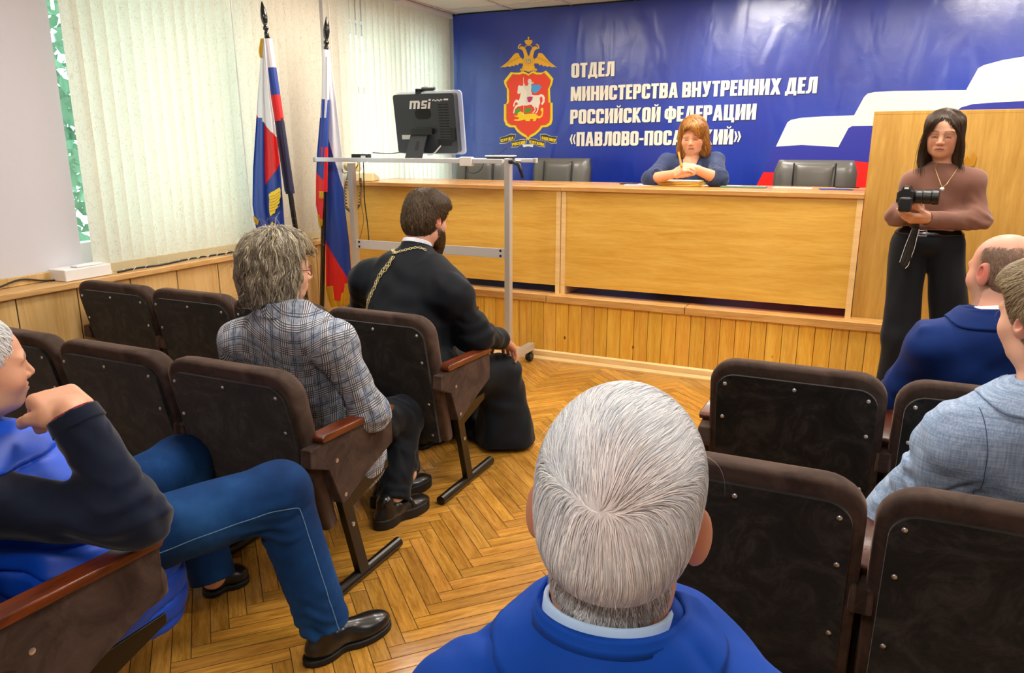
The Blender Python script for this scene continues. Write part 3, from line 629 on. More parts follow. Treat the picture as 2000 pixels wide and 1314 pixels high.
# ---------------------------------------------------------------- papers on the table
def flatbox(name, px, py, w, d, h, rz, m, label, cat, extra=None, zoff=0, bev=.001):
    q = at(px, py, Z=STG+.776+zoff); o = MB().box((-w/2, -d/2, 0), (w/2, d/2, h)).build(name, m, bevel=bev)
    o.location = (q[0], q[1], STG+.776+zoff); o.rotation_euler.z = rz; return tag(o, label, cat)
m_paper = mat('white_paper', '#f2efe6', .7); m_fold = mat('yellow_folder', '#eec257', .6)
fo = empty('paper_folder'); q = at(1318, 362, Z=STG+.776); fo.location = (q[0], q[1]+.02, STG+.776); fo.rotation_euler.z = -.04
tag(fo, 'stack of yellow paper folders in front of the speaking woman', 'folder')
for k in range(3): MB().box((-.2+.01*k, -.1, .001+k*.011), (.2-.006*k, .11, .009+k*.011)).build('folder_cover', m_fold, fo, bevel=.002).rotation_euler.z = .05*(k-1)
MB().box((-.19, -.095, .034), (.18, .1, .037)).build('loose_sheet', m_paper, fo)
flatbox('paper_sheet', 1255, 361, .25, .15, .002, .1, m_paper, 'white sheet of paper lying left of the yellow folders', 'paper')
flatbox('paper_sheet', 1405, 363, .28, .17, .003, -.1, m_paper, 'white sheets of paper lying right of the yellow folders', 'paper')
flatbox('notebook', 1452, 366, .3, .14, .008, .02, mat('green_cover', '#5c7a62', .5), 'closed greenish notebook lying flat beside the white papers', 'notebook')
flatbox('mobile_phone', 1229, 360, .13, .07, .009, -.05, m_black, 'black mobile phone lying on the table left of the folders', 'phone', bev=.003)
flatbox('blue_booklet', 1632, 370, .2, .13, .004, .15, mat('blue_card', '#2a4a9a', .5), 'blue booklet at the right end of the table', 'booklet')
flatbox('pen', 1655, 367, .15, .01, .008, -.1, m_black, 'dark pen lying on the blue booklet', 'pen', zoff=.006)
flatbox('paper_sheet', 1548, 367, .25, .14, .002, .0, m_paper, 'thin white sheet lying between notebook and blue booklet', 'paper')
# ================================================================ FLAGS
m_pole = mat('pole_black', '#0e0d10', .18, coat=.6)
def flagmat(name, col): return mat(name, col, .45, sheen=.3, bump=(40, .12, .003))
fw, fb, fr, fn = flagmat('flag_white', '#eceaf0'), flagmat('flag_blue', '#173f9e'), flagmat('flag_red', '#e01317'), flagmat('flag_navy', '#10163e')
m_fr = mat('gold_fringe', '#d8a92a', .4, .3, bump=(200, .6, .004))
def finial(t, top, d, s=1.0):
    """spear tip along direction d ending at top"""
    d = Vector(d).normalized(); T = Vector(top); pr = [(0, .0), (.006, .01), (.016, .05), (.02, .085), (.017, .115), (.009, .135), (.016, .145), (.017, .155), (.009, .165), (.014, .175), (.014, .225)]
    MB().tube([T-d*z*s for r, z in pr], [max(r, .0005)*s for r, z in pr], 14).build('spear_finial', m_pole, t, smooth=True)
def cloth(t, name, mats, grid, pick):
    """grid[i][j] points, pick(i, j) -> material index per cell"""
    mb = MB(); n = len(grid[0]); mb.v = [tuple(p) for r in grid for p in r]
    for i in range(len(grid)-1):
        for j in range(n-1): mb.f.append((i*n+j, i*n+j+1, (i+1)*n+j+1, (i+1)*n+j)); mb.mi.append(pick(i/(len(grid)-1), j/(n-1)))
    o = mb.build(name, mats, t, smooth=True); s = o.modifiers.new('thick', 'SOLIDIFY'); s.thickness = .003; return o
def draped(t, name, mats, top_pt, down, rows, edgeL, edgeR, pick, depth, folds, phase=0, n=100, amp=.02):
    """cloth between pixel outlines edgeL/edgeR (lists of (px, py)) hung at depth Y with real folds"""
    def interp(E, v):
        k = v*(len(E)-1); i = min(int(k), len(E)-2); f = k-i; return [E[i][c]+(E[i+1][c]-E[i][c])*f for c in (0, 1)]
    g = []; rows *= 5
    for i in range(rows+1):
        v = i/rows; a = interp(edgeL, v); b = interp(edgeR, v); r = []
        for j in range(n+1):
            u = j/n; p = Vector(at(a[0]+(b[0]-a[0])*u, a[1]+(b[1]-a[1])*u, Y=depth)); f = min(1, .25+v*1.5)
            off = amp*f*(math.sin(u*folds*2*PI+phase+v*.8)+.4*math.sin(u*folds*4.3*PI+2*phase))
            p += (Vector(p)-Vector(CAMP)).normalized()*off
            r.append(p)
        g.append(r)
    return cloth(t, name, mats, g, pick)
YF = 4.62
f2 = empty('russian_flag', (at(628, 600, Y=YF)[0], YF, 0)); tag(f2, 'white, blue and red tricolour flag with gold fringe on upright black pole', 'flag', None)
f1 = empty('ministry_flag', (-3.55, 4.1, 0)); tag(f1, 'dark blue departmental flag with red cross and gold wing on tilted black pole', 'flag')
def inv(o): o.matrix_parent_inverse = Matrix.Translation(-o.parent.location) if o.parent else o.matrix_parent_inverse
A = Vector(at(638, 32, Y=YF)); B = Vector(at(629, 600, Y=YF)); dd = (B-A).normalized(); end = A+dd*((A.z-.05)/-dd.z)
parts2 = []
def build_flag_pole(t, A, B, dd, end, s):
    finial(t, A, -dd, s)
    MB().tube([A+dd*.2*s, end], .018, 12).build('pole', m_pole, t, smooth=True)
    MB().lathe([(.09, 0), (.09, .015), (.03, .04), (.03, .1)], (end.x, end.y, 0), 20).build('floor_base', m_pole, t, smooth=True)
build_flag_pole(f2, A, B, dd, end, 1.15)
# sleeve of the tricolour, wrapped round the pole
def sleeve(t, A, dd, segs, mats, r=.027):
    prev = segs[0][0]
    mb = MB()
    for k, (a, b) in enumerate(segs): mb.cur = k; mb.tube([A+dd*a, A+dd*b], r, 12)
    return mb.build('pole_sleeve', mats, t, smooth=False)
L = lambda py, A0, B0, y0, y1: (B0-A0).length*(py-y0)/(y1-y0)
l2 = lambda py: (Vector(at(638-(py-32)*9/568, py, Y=YF))-A).length
sleeve(f2, A, dd, [(l2(97), l2(194)), (l2(194), l2(287)), (l2(287), l2(374))], [fw, fb, fr])
draped(f2, 'flag_cloth', [fw, fb, fr], None, None, 60, [(636, 97), (632, 200), (628, 300), (628, 400), (636, 480), (637, 560), (641, 585)], [(643, 97), (657, 200), (668, 300), (673, 400), (683, 480), (688, 560), (676, 588)],
       lambda v, u: 0 if v < .19+.26*u else (1 if v < .70+.18*(u-.3)+.0 and v < .64+.30*u else 2), YF+.03, 1.3, amp=.012)
draped(f2, 'flag_fold', [fw, fb, fr], None, None, 40, [(634, 110), (628, 190), (624, 240), (619, 300), (617, 350), (617, 400), (622, 425)], [(640, 110), (640, 190), (636, 240), (634, 300), (632, 350), (632, 400), (630, 428)],
       lambda v, u: 0 if v < .3 else (1 if v < .62+.05*u else 2), YF-.02, .8, amp=.01)
draped(f2, 'gold_fringe', [m_fr], None, None, 4, [(620, 420), (622, 437), (625, 446)], [(630, 418), (630, 430), (629, 440)], lambda v, u: 0, YF-.02, 3, amp=.006)
draped(f2, 'gold_fringe', [m_fr], None, None, 4, [(636, 560), (640, 585), (646, 600)], [(684, 552), (688, 570), (684, 596)], lambda v, u: 0, YF+.03, 3, amp=.006)
draped(f2, 'gold_fringe', [m_fr], None, None, 2, [(623, 373), (623, 387)], [(632, 374), (632, 388)], lambda v, u: 0, YF-.035, 2, amp=.003)
Y1 = 4.1
A = Vector(at(511, 2, Y=Y1)); B = Vector(at(577, 445, Y=Y1+.05)); dd = (B-A).normalized(); end = A+dd*((A.z-.05)/-dd.z)
build_flag_pole(f1, A, B, dd, end, 1.1)
l1 = lambda py: (B-A).length*(py-2)/443
sleeve(f1, A, dd, [(l1(72), l1(126)), (l1(126), l1(178)), (l1(178), l1(228)), (l1(228), l1(374))], [fw, fb, fr, fn], .031)
draped(f1, 'flag_cloth', [fw, fb, fr, fn], None, None, 60, [(512, 76), (503, 190), (500, 240), (494, 330), (493, 400), (499, 440), (505, 470)], [(517, 74), (529, 190), (537, 240), (547, 320), (553, 400), (556, 440), (559, 470)],
       lambda v, u: (0 if v < .28+.12*u else (1 if u > .3 else 2)) if v < (.30 if u < .35 else .33+.1*(u-.4)) else ((2 if u > .42 else 1) if v < (.44 if u < .42 else .58-.14*(u-.42)) else 1), Y1-.03, 2.2, amp=.014)
draped(f1, 'flag_edge', [fw, fb, fr, fn], None, None, 40, [(514, 74), (520, 150), (534, 230), (545, 300), (556, 374)], [(524, 74), (538, 150), (552, 230), (560, 300), (569, 374)], lambda v, u: 0 if v < .18 else (1 if v < .34 else (2 if v < .5 else 3)), Y1+.02, 1, amp=.008)
draped(f1, 'gold_fringe', [m_fr], None, None, 3, [(494, 420), (497, 434)], [(506, 432), (503, 440)], lambda v, u: 0, Y1-.04, 3, amp=.006)
draped(f1, 'gold_fringe', [m_fr], None, None, 3, [(509, 76), (505, 100), (508, 112)], [(514, 75), (511, 100), (512, 114)], lambda v, u: 0, Y1-.04, 2, amp=.004)
mb = MB()
zf = lambda P: [(480+x/3.865, 280+y/3.865) for x, y in P]
wg = [(172,385),(192,368),(215,358),(238,342),(256,332),(263,350),(262,375),(264,402),(254,425),(256,448),(243,465),(240,488),(226,500),(220,525),(203,532),(186,550),(178,520),(176,470),(178,420)]
for P in (wg, [(196,592),(204,592),(205,602),(217,604),(217,611),(206,612),(205,624),(197,624),(197,612),(187,610),(187,604),(197,602)], [(195,640),(205,625),(230,620),(250,632),(252,655),(190,660)]):
    mb.prism(zf(P), lambda u, v, d: tuple(at(u, v, Y=Y1-.055-d)), 0, .003)
we = mb.build('gold_wing_emblem', MATS['vinyl_yellow'], f1); mb = MB()
for k in range(6): mb.prism(zf([(180, 402+k*22), (222, 388+k*22), (256, 362+k*21), (257, 366+k*21), (223, 392+k*22), (181, 406+k*22)]), lambda u, v, d: tuple(at(u, v, Y=Y1-.0585-d)), 0, .001)
fl_ = mb.build('feather_lines', MATS['vinyl_dark_gold'], f1)
for t in (f1, f2):
    for c in t.children: c.matrix_parent_inverse = Matrix.Translation(-Vector(t.location))
# ================================================================ THEATRE SEATS
m_vel = NT('brown_velour'); v = m_vel.obj(); f = m_vel.noise(v, 9, 4, .65, .8)
m_vel.set('Base Color', m_vel.ramp(f, [(.35, '#352923'), (.68, '#52423a')])); m_vel.set('Roughness', .85); m_vel.set('Sheen Weight', .5); m_vel.set('Sheen Roughness', .35); m_vel.set('Sheen Tint', srgb('#a8897a'))
m_vel.set('Specular IOR Level', .2); m_vel.bump(m_vel.noise(v, 300, 2, .5), .15, .002); m_vel = m_vel.m
m_vd = NT('dark_velour'); v = m_vd.obj(); f = m_vd.noise(v, 7, 6, .72, 1.6)
m_vd.set('Base Color', m_vd.ramp(f, [(.38, '#0f0f0f'), (.5, '#1c1b1a'), (.64, '#35322f')])); m_vd.set('Roughness', .9); m_vd.set('Sheen Weight', .25); m_vd.set('Specular IOR Level', .15)
m_vd.bump(m_vd.noise(v, 30, 4, .7), .25, .004); m_vd = m_vd.m
m_armw = W_('dark_armrest_wood', '#3e1808', '#74320f', (14, 2, 14), 3, .38, coat=.15)
m_fram = mat('seat_frame_metal', '#1a1511', .3, .3)
def lean(x, y, z, H0=.27): return (x, y-.17-.222*(z-H0), z)
def rows_shell(n=10): pass
def make_seat(folded):
    t = empty('theatre_seat')
    w, z0, z1 = .268, .27, .855
    # cushion: rounded outline, swollen, with the soft edge that wraps to the rear
    mb = MB(); prof = rrect(-w, w, z0, z1, .085, 7, '0011'); N = len(prof)
    lay = [(0.0, .0, .012), (.004, -.004, .0), (.02, -.006, -.004), (.05, -.005, -.004), (.075, .0, .004), (.088, .0, .02), (.094, .0, .05), (.098, 0, .12)]
    vs = []
    for (d, o, ins) in lay:
        for (x, z) in prof:
            k = 1-ins/w; zz = z1-(z1-z)*1; cz = (z0+z1)/2; kz = 1-ins/((z1-z0)/2)
            vs.append(lean(x*k, d, cz+(z-cz)*kz))
    fs = [(i*N+k, i*N+(k+1) % N, (i+1)*N+(k+1) % N, (i+1)*N+k) for i in range(len(lay)-1) for k in range(N)]
    fs += [tuple(range(N))[::-1], tuple((len(lay)-1)*N+k for k in range(N))]
    mb.add(vs, fs); mb.build('backrest', m_vel, t, smooth=True)
    # rear board
    i_ = .022; pr2 = rrect(-w+i_, w-i_, z0-.005, z1-.042, .06, 7, '0011')
    mb = MB(); mb.prism(pr2, lambda u, v, d: lean(u, d, v), -.014, .008); rb = mb.build('rear_board', m_vd, t, bevel=.005)
    mb = MB()
    for (x, z) in ((-w+.05, z1-.075), (0, z1-.068), (w-.05, z1-.075), (-w+.045, z1-.2), (w-.045, z1-.2), (-w+.045, z1-.4), (w-.045, z1-.4), (-w+.05, z0+.03), (w-.05, z0+.03)):
        mb = MB(); p = lean(x, -.015, z); mb.lathe([(.0055, -.002), (.0065, 0), (.004, .003), (0, .003)], (p[0], p[1]-.002, p[2]), 10, 'y'); mb.build('screw', m_steel, rb, smooth=True)
    # seat cushion
    mb = MB(); pr3 = rrect(-.235, .235, -.13, .30, .06, 6, '0011'); M = len(pr3); vs = []
    for (h, s) in ((.375, .96), (.385, 1), (.42, 1.0), (.44, .98), (.452, .92), (.456, .7)):
        for (x, y) in pr3:
            yy = .08+(y-.08)*s; p = (x*s, yy, h+(.02*(yy+.1)/.4))
            if folded:
                yy2, zz = p[1]+.13, p[2]-.38; p = (p[0], -.08-zz*.95+.08, .40+yy2*.92-zz*.0); p = (p[0], p[1]-.16*(yy2)/.43-.02, p[2])
            vs.append(p)
    mb.add(vs, [(i*M+k, i*M+(k+1) % M, (i+1)*M+(k+1) % M, (i+1)*M+k) for i in range(5) for k in range(M)]+[tuple(range(M))[::-1], tuple(5*M+k for k in range(M))])
    mb.build('seat_cushion', m_vel, t, smooth=True)
    for s in (-1, 1):
        x = s*.284
        p = MB().bar((x+s*.004, .0, .03), (x+s*.004, -.155, .62), .052, .028, (1, 0, 0)).build('post', m_fram, t, bevel=.003)
        for z in (.25, .38, .52): sc = MB().lathe([(.0, -.020), (.008, -.018), (.008, .018), (0, .020)], (x+s*.004, -.0-.26*(z-.03), z), 8, 'x'); sc.build('bolt', m_steel, p)
        MB().tube([(x, -.25, .022), (x, .245, .022)], .021, 14).build('floor_bar', m_fram, t, smooth=False)
        poly = [(-.255, .60), (-.10, .612), (.205, .592), (.205, .465), (.02, .40), (-.07, .36), (-.11, .35), (-.17, .50), (-.26, .54)]
        MB().prism(poly, lambda u, v, d: (x+d, u, v), -.021, .021).build('arm_panel', m_vel, t, bevel=.008, seg=3)
        MB().prism([(-.20, .608), (.207, .593), (.215, .608), (.19, .618), (-.19, .634), (-.205, .625)], lambda u, v, d: (x+d, u, v), -.03, .03).build('armrest', m_armw, t, bevel=.006, seg=3)
        if not folded:
            MB().prism([(-.09, .37), (-.03, .27), (.235, .345), (.235, .375), (.0, .372)], lambda u, v, d: (x-s*.03+d, u, v), -.004, .004).build('seat_bracket', m_fram, t, bevel=.002)
    return t
seat_dn = make_seat(False); seat_up = make_seat(True); used = set()
def place(x, y, up, label, group):
    pr = seat_up if up else seat_dn
    if up not in used: o = pr; used.add(up)
    else: o = copy_tree(pr)
    o.location = (x, y, 0); tag(o, label, 'seat', group); return o
YA, YB_, YC, YR, YQ, YS = 2.90, 2.025, .95, 2.78, 1.925, 1.06
gA, gB, gR = 'brown velour seats of the left block', 'brown velour seats of the left block', 'brown velour seats of the right block'
for x, y, up, lab in ((-3.50, YA, 1, 'empty brown velour seat nearest the windows in the front row'), (-2.955, YA, 1, 'empty brown velour seat second from the windows in the front row'), (-2.412, YA, 1, 'mostly hidden brown velour seat beside the priest in the front row'), (-1.868, YA, 0, 'brown velour aisle seat carrying the bearded man in black robe'),
      (-2.96, YB_, 1, 'empty brown velour seat right beside the blue vest man\'s face'), (-2.4, YB_, 1, 'empty brown velour seat in second row behind the blue jeans knee'), (-1.84, YB_, 0, 'brown velour aisle seat carrying the woman in plaid jacket')): place(x, y, up, lab, gA)
place(-1.80, YC, 0, 'brown velour seat carrying the man in blue vest and jeans', gB)
for x, y, up, lab in ((-.155, YR, 1, 'empty brown velour aisle seat on the right near the stage'), (.41, YR, 0, 'brown velour seat under the bald man in navy suit'), (-.205, YQ, 1, 'empty brown velour seat right of the white haired head'), (.355, YQ, 0, 'brown velour seat carrying the man in light grey blue suit, bottom right corner')): place(x, y, up, lab, gR)
place(-.215, YS, 0, 'brown velour seat under the white haired man in bright blue jacket', gR)
# ================================================================ FIGURES: distance-field modelling, meshed with surface nets
f32 = np.float32
def smin(a, b, k):
    if k <= 0: return np.minimum(a, b)
    h = np.maximum(k-np.abs(a-b), 0)/k; return np.minimum(a, b)-h*h*k*.25
def nrm(v): v = np.asarray(v, float); return v/max(np.linalg.norm(v), 1e-9)
class SDF:
    def __init__(s): s.ops = []
    def add(s, fn, k=.02, mode='+'): s.ops.append((fn, k, mode)); return s
    def cap(s, a, b, ra, rb, k=.02, cut=(0, 0), mode='+', sq=1.0, sqdir=None):
        """tapered limb; cut flattens the start / end; sq flattens it along sqdir"""
        a = np.array(a, f32); b = np.array(b, f32); d = b-a; L2 = float(d@d)+1e-9; u = d/np.sqrt(L2)
        sd = None if sqdir is None else np.array(nrm(np.asarray(sqdir)-u*np.dot(sqdir, u)), f32)
        def fn(P):
            q = P-a; t = np.clip(q@d/L2, 0, 1); e = q-t[:, None]*d
            if sd is not None: e = e+(e@sd)[:, None]*sd*(1/sq-1)
            r = np.sqrt((e*e).sum(1))-(ra+(rb-ra)*t)
            if cut[0]: r = np.maximum(r, -(q@u))
            if cut[1]: r = np.maximum(r, (P-b)@u)
            return r
        return s.add(fn, k, mode)
    def ell(s, c, r, R=None, k=.02, mode='+'):
        c = np.array(c, f32); r = np.array(r, f32); M = None if R is None else np.array(R, f32)
        def fn(P):
            q = P-c
            if M is not None: q = q@M
            q1 = q/r; k0 = np.sqrt((q1*q1).sum(1)); q2 = q1/r; k1 = np.sqrt((q2*q2).sum(1))+1e-6
            return k0*(k0-1)/k1
        return s.add(fn, k, mode)
    def box(s, c, h, R=None, r=.01, k=.02, mode='+'):
        c = np.array(c, f32); h = np.array(h, f32)-r; M = None if R is None else np.array(R, f32)
        def fn(P):
            q = P-c
            if M is not None: q = q@M
            q = np.abs(q)-h; return np.sqrt((np.maximum(q, 0)**2).sum(1))+np.minimum(q.max(1), 0)-r
        return s.add(fn, k, mode)
    def plane(s, p, n, mode='*', k=.0):
        p = np.array(p, f32); n = np.array(nrm(n), f32); return s.add(lambda P: (P-p)@n, k, mode)
    def wrinkle(s, amp, scale, c=None, r=None, seed=0, stretch=(1, 1, 1)):
        scale = scale*4.2; amp = amp*.8; rs = np.random.RandomState(seed); D = rs.randn(5, 3); D = (D/np.linalg.norm(D, axis=1)[:, None]*scale*np.array(stretch)).astype(f32); ph = rs.rand(5)*6
        def fn(P):
            w = np.zeros(len(P), f32); q = P+.02*np.sin(P[:, [1, 2, 0]]*scale*.4)
            for i in range(5): w += np.sin(q@D[i]+ph[i]+1.2*np.sin(q@D[(i+1) % 5]*.5))
            w = w*amp/2.5
            if c is not None: e = P-np.array(c, f32); w *= np.exp(-(e*e).sum(1)/(r*r))
            return w
        return s.add(fn, 0, 'd')
    def __call__(s, P):
        P = np.asarray(P, f32); d = np.full(len(P), 9, f32)
        for fn, k, m in s.ops:
            if m == 'd':
                near = np.abs(d) < .06
                if near.any(): d[near] += fn(P[near])
                continue
            v = fn(P).astype(f32)
            if m == '+': d = smin(d, v, k)
            elif m == '-': d = -smin(-d, v, k)
            elif m == '*': d = -smin(-d, -v, k) if k else np.maximum(d, v)
        return d
def grad(f, P, e=.0015):
    g = np.stack([f(P+np.array(v, f32))-f(P-np.array(v, f32)) for v in ((e, 0, 0), (0, e, 0), (0, 0, e))], 1)
    return g/np.maximum(np.linalg.norm(g, axis=1)[:, None], 1e-9)
def surfnet(f, lo, hi, h, B=6):
    lo = np.array(lo, float)-h; n = np.ceil((np.array(hi)-lo)/h/B).astype(int)+1
    N = n*B; D = np.ones(N+1, f32)
    ax = [lo[i]+(np.arange(n[i])+.5)*B*h for i in range(3)]
    C = np.stack(np.meshgrid(*ax, indexing='ij'), -1).reshape(-1, 3)
    dc = f(C).reshape(n); act = np.abs(dc) < B*h*.95+.012
    full = np.repeat(np.repeat(np.repeat(dc, B, 0), B, 1), B, 2); D[:-1, :-1, :-1] = full
    idx = np.argwhere(act); o = np.stack(np.meshgrid(*[np.arange(B+1)]*3, indexing='ij'), -1).reshape(-1, 3)
    mask = np.zeros(N+1, bool)
    for c in range(0, len(idx), 400):
        I = (idx[c:c+400, None]*B+o[None]).reshape(-1, 3); mask[I[:, 0], I[:, 1], I[:, 2]] = True
    I = np.argwhere(mask)
    for c in range(0, len(I), 300000):
        J = I[c:c+300000]; D[J[:, 0], J[:, 1], J[:, 2]] = f(lo+J*h)
    S = D < 0; nx, ny, nz = N
    cs = np.zeros((nx, ny, nz), np.uint8)
    for dx in (0, 1):
        for dy in (0, 1):
            for dz in (0, 1): cs += S[dx:nx+dx, dy:ny+dy, dz:nz+dz]
    cells = np.argwhere((cs > 0) & (cs < 8)); M = len(cells)
    acc = np.zeros((M, 3)); cnt = np.zeros(M)
    for a in range(3):
        for b in (0, 1):
            for c in (0, 1):
                oo = [0, 0, 0]; q = [i for i in range(3) if i != a]; oo[q[0]] = b; oo[q[1]] = c
                p0 = cells+oo; p1 = p0.copy(); p1[:, a] += 1
                d0 = D[p0[:, 0], p0[:, 1], p0[:, 2]]; d1 = D[p1[:, 0], p1[:, 1], p1[:, 2]]
                m = (d0 < 0) != (d1 < 0); t = d0[m]/(d0[m]-d1[m]); w = p0[m].astype(float); w[:, a] += t; acc[m] += w; cnt[m] += 1
    V = lo+acc/cnt[:, None]*h
    im = np.full((nx, ny, nz), -1, np.int32); im[cells[:, 0], cells[:, 1], cells[:, 2]] = np.arange(M)
    F = []
    for a in range(3):
        q = [(a+1) % 3, (a+2) % 3]; sl0 = [slice(1, N[i]) for i in range(3)]; sl0[a] = slice(0, N[a]); sl1 = list(sl0); sl1[a] = slice(1, N[a]+1)
        A, Bq = S[tuple(sl0)], S[tuple(sl1)]; E = np.argwhere(A != Bq); st = A[E[:, 0], E[:, 1], E[:, 2]]
        E = E+1; E[:, a] -= 1
        def g(d1, d2): e_ = E.copy(); e_[:, q[0]] -= d1; e_[:, q[1]] -= d2; return im[e_[:, 0], e_[:, 1], e_[:, 2]]
        Q = np.stack([g(1, 1), g(0, 1), g(0, 0), g(1, 0)], 1); Q[~st] = Q[~st][:, ::-1]; F.append(Q[(Q >= 0).all(1)])
    F = np.concatenate(F)
    for _ in range(2):
        d = f(V); g = grad(f, V, h*.5); V = V-g*np.clip(d, -h, h)[:, None]*.8
    return V, F
def bake_body(f, lo, hi, h, parent, col, c, R, s=1., hf=.0023):
    V, F = surfnet(f, lo, hi, h); fc = V[F].mean(1); q = (fc-c)@R/s; inh = (q[:, 2] > -.108) & (np.linalg.norm(q, axis=1) < .17) & (np.abs(q[:, 0]) < .14); F = F[~inh]
    V2, F2 = surfnet(f, c-.19*s, c+.19*s, hf); fc = V2[F2].mean(1); q = (fc-c)@R/s; F2 = F2[(q[:, 2] > -.111) & (np.linalg.norm(q, axis=1) < .174) & (np.abs(q[:, 0]) < .144)]
    F = np.concatenate([F, F2+len(V)]); V = np.concatenate([V, V2]); u, inv_ = np.unique(F, return_inverse=True); V = V[u]; F = inv_.reshape(F.shape)
    return np_mesh('body', V, F, m_skin, parent, col(V))
def np_mesh(name, V, F, mats, parent=None, col=None, uvw=None, smooth=True, mi=None):
    me = bpy.data.meshes.new(name); k = F.shape[1]
    me.vertices.add(len(V)); me.vertices.foreach_set('co', np.asarray(V, f32).ravel())
    me.loops.add(F.size); me.loops.foreach_set('vertex_index', F.astype(np.int32).ravel())
    me.polygons.add(len(F)); me.polygons.foreach_set('loop_start', np.arange(0, F.size, k, dtype=np.int32))
    for m_ in (mats if isinstance(mats, (list, tuple)) else [mats]): me.materials.append(m_)
    if mi is not None: me.polygons.foreach_set('material_index', mi.astype(np.int32))
    if col is not None:
        a = me.color_attributes.new('Col', 'FLOAT_COLOR', 'POINT'); c = np.ones((len(V), 4), f32); c[:, :3] = col; a.data.foreach_set('color', c.ravel())
    if uvw is not None:
        a = me.attributes.new('Cloth', 'FLOAT_VECTOR', 'POINT'); a.data.foreach_set('vector', np.asarray(uvw, f32).ravel())
    me.update(calc_edges=True); me.validate()
    if smooth: me.shade_smooth()
    o = bpy.data.objects.new(name, me); COL.objects.link(o)
    if parent:
        o.parent = parent; bpy.context.view_layer.update(); o.matrix_parent_inverse = parent.matrix_world.inverted()
    return o
def bake(name, f, lo, hi, h, m, parent, col=None, uvw=None):
    V, F = surfnet(f, lo, hi, h); 
    return np_mesh(name, V, F, m, parent, col(V) if col else None, uvw(V) if uvw else None)
# ---- skin, cloth and hair materials
sk = NT('skin'); a = sk.n('ShaderNodeAttribute', _attribute_name='Col'); sk.set('Base Color', a.outputs['Color']); sk.set('Roughness', .5)
sk.set('Subsurface Weight', .12); sk.set('Subsurface Radius', (.01, .004, .002)); sk.set('Subsurface Scale', .6); sk.bump(sk.noise(sk.obj(), 260, 3, .6), .12, .001); m_skin = sk.m
ha = NT('hair_strands'); a = ha.n('ShaderNodeAttribute', _attribute_name='Col'); ha.set('Base Color', a.outputs['Color']); ha.set('Roughness', .42); ha.set('Specular IOR Level', .35); ha.set('Anisotropic', .5); m_hair = ha.m
def cloth_mat(name, c1, c2=None, weave=900, rough=.75, sheen=.3, amt=.5):
    t = NT(name); v = t.obj(); f = t.noise(v, 6, 4, .6)
    t.set('Base Color', t.ramp(f, [(.3, c1), (.75, c2 or c1)])); t.set('Roughness', rough); t.set('Sheen Weight', sheen*.5); t.set('Sheen Roughness', .4); t.set('Specular IOR Level', .2)
    t.bump(t.noise(v, weave, 2, .5), .15, .001); return t.m
def frame(fwd, up):
    """3x3, columns right(x) forward(y) up(z)"""
    y = nrm(fwd); x = nrm(np.cross(y, up)); z = np.cross(x, y); return np.stack([x, y, z], 1)
def whorl_flow(c, R, w):
    w = np.array(w)
    def fl(P):
        q = (P-c)@R; d = q-w; d /= np.maximum(np.linalg.norm(d, axis=1)[:, None], .02); up = np.clip(d[:, 2:3]*1.6+.2, 0, 1)
        wv = np.stack([np.sin(q[:, 2]*48+q[:, 0]*22), np.sin(q[:, 0]*40), np.sin(q[:, 0]*36+q[:, 1]*30)], 1)*.30; return (wv+d*.8+(1-up)*np.array((0, 0, -1.7))+up*np.array((.45, .5, 0)))@R.T
    return fl
def rotf(yaw, pitch=0, roll=0):
    """head frame: yaw 0 looks along +Y, positive turns to the left; pitch positive looks up; roll positive leans to own right"""
    return np.array((Matrix.Rotation(yaw, 3, 'Z') @ Matrix.Rotation(pitch, 3, 'X') @ Matrix.Rotation(roll, 3, 'Y')))
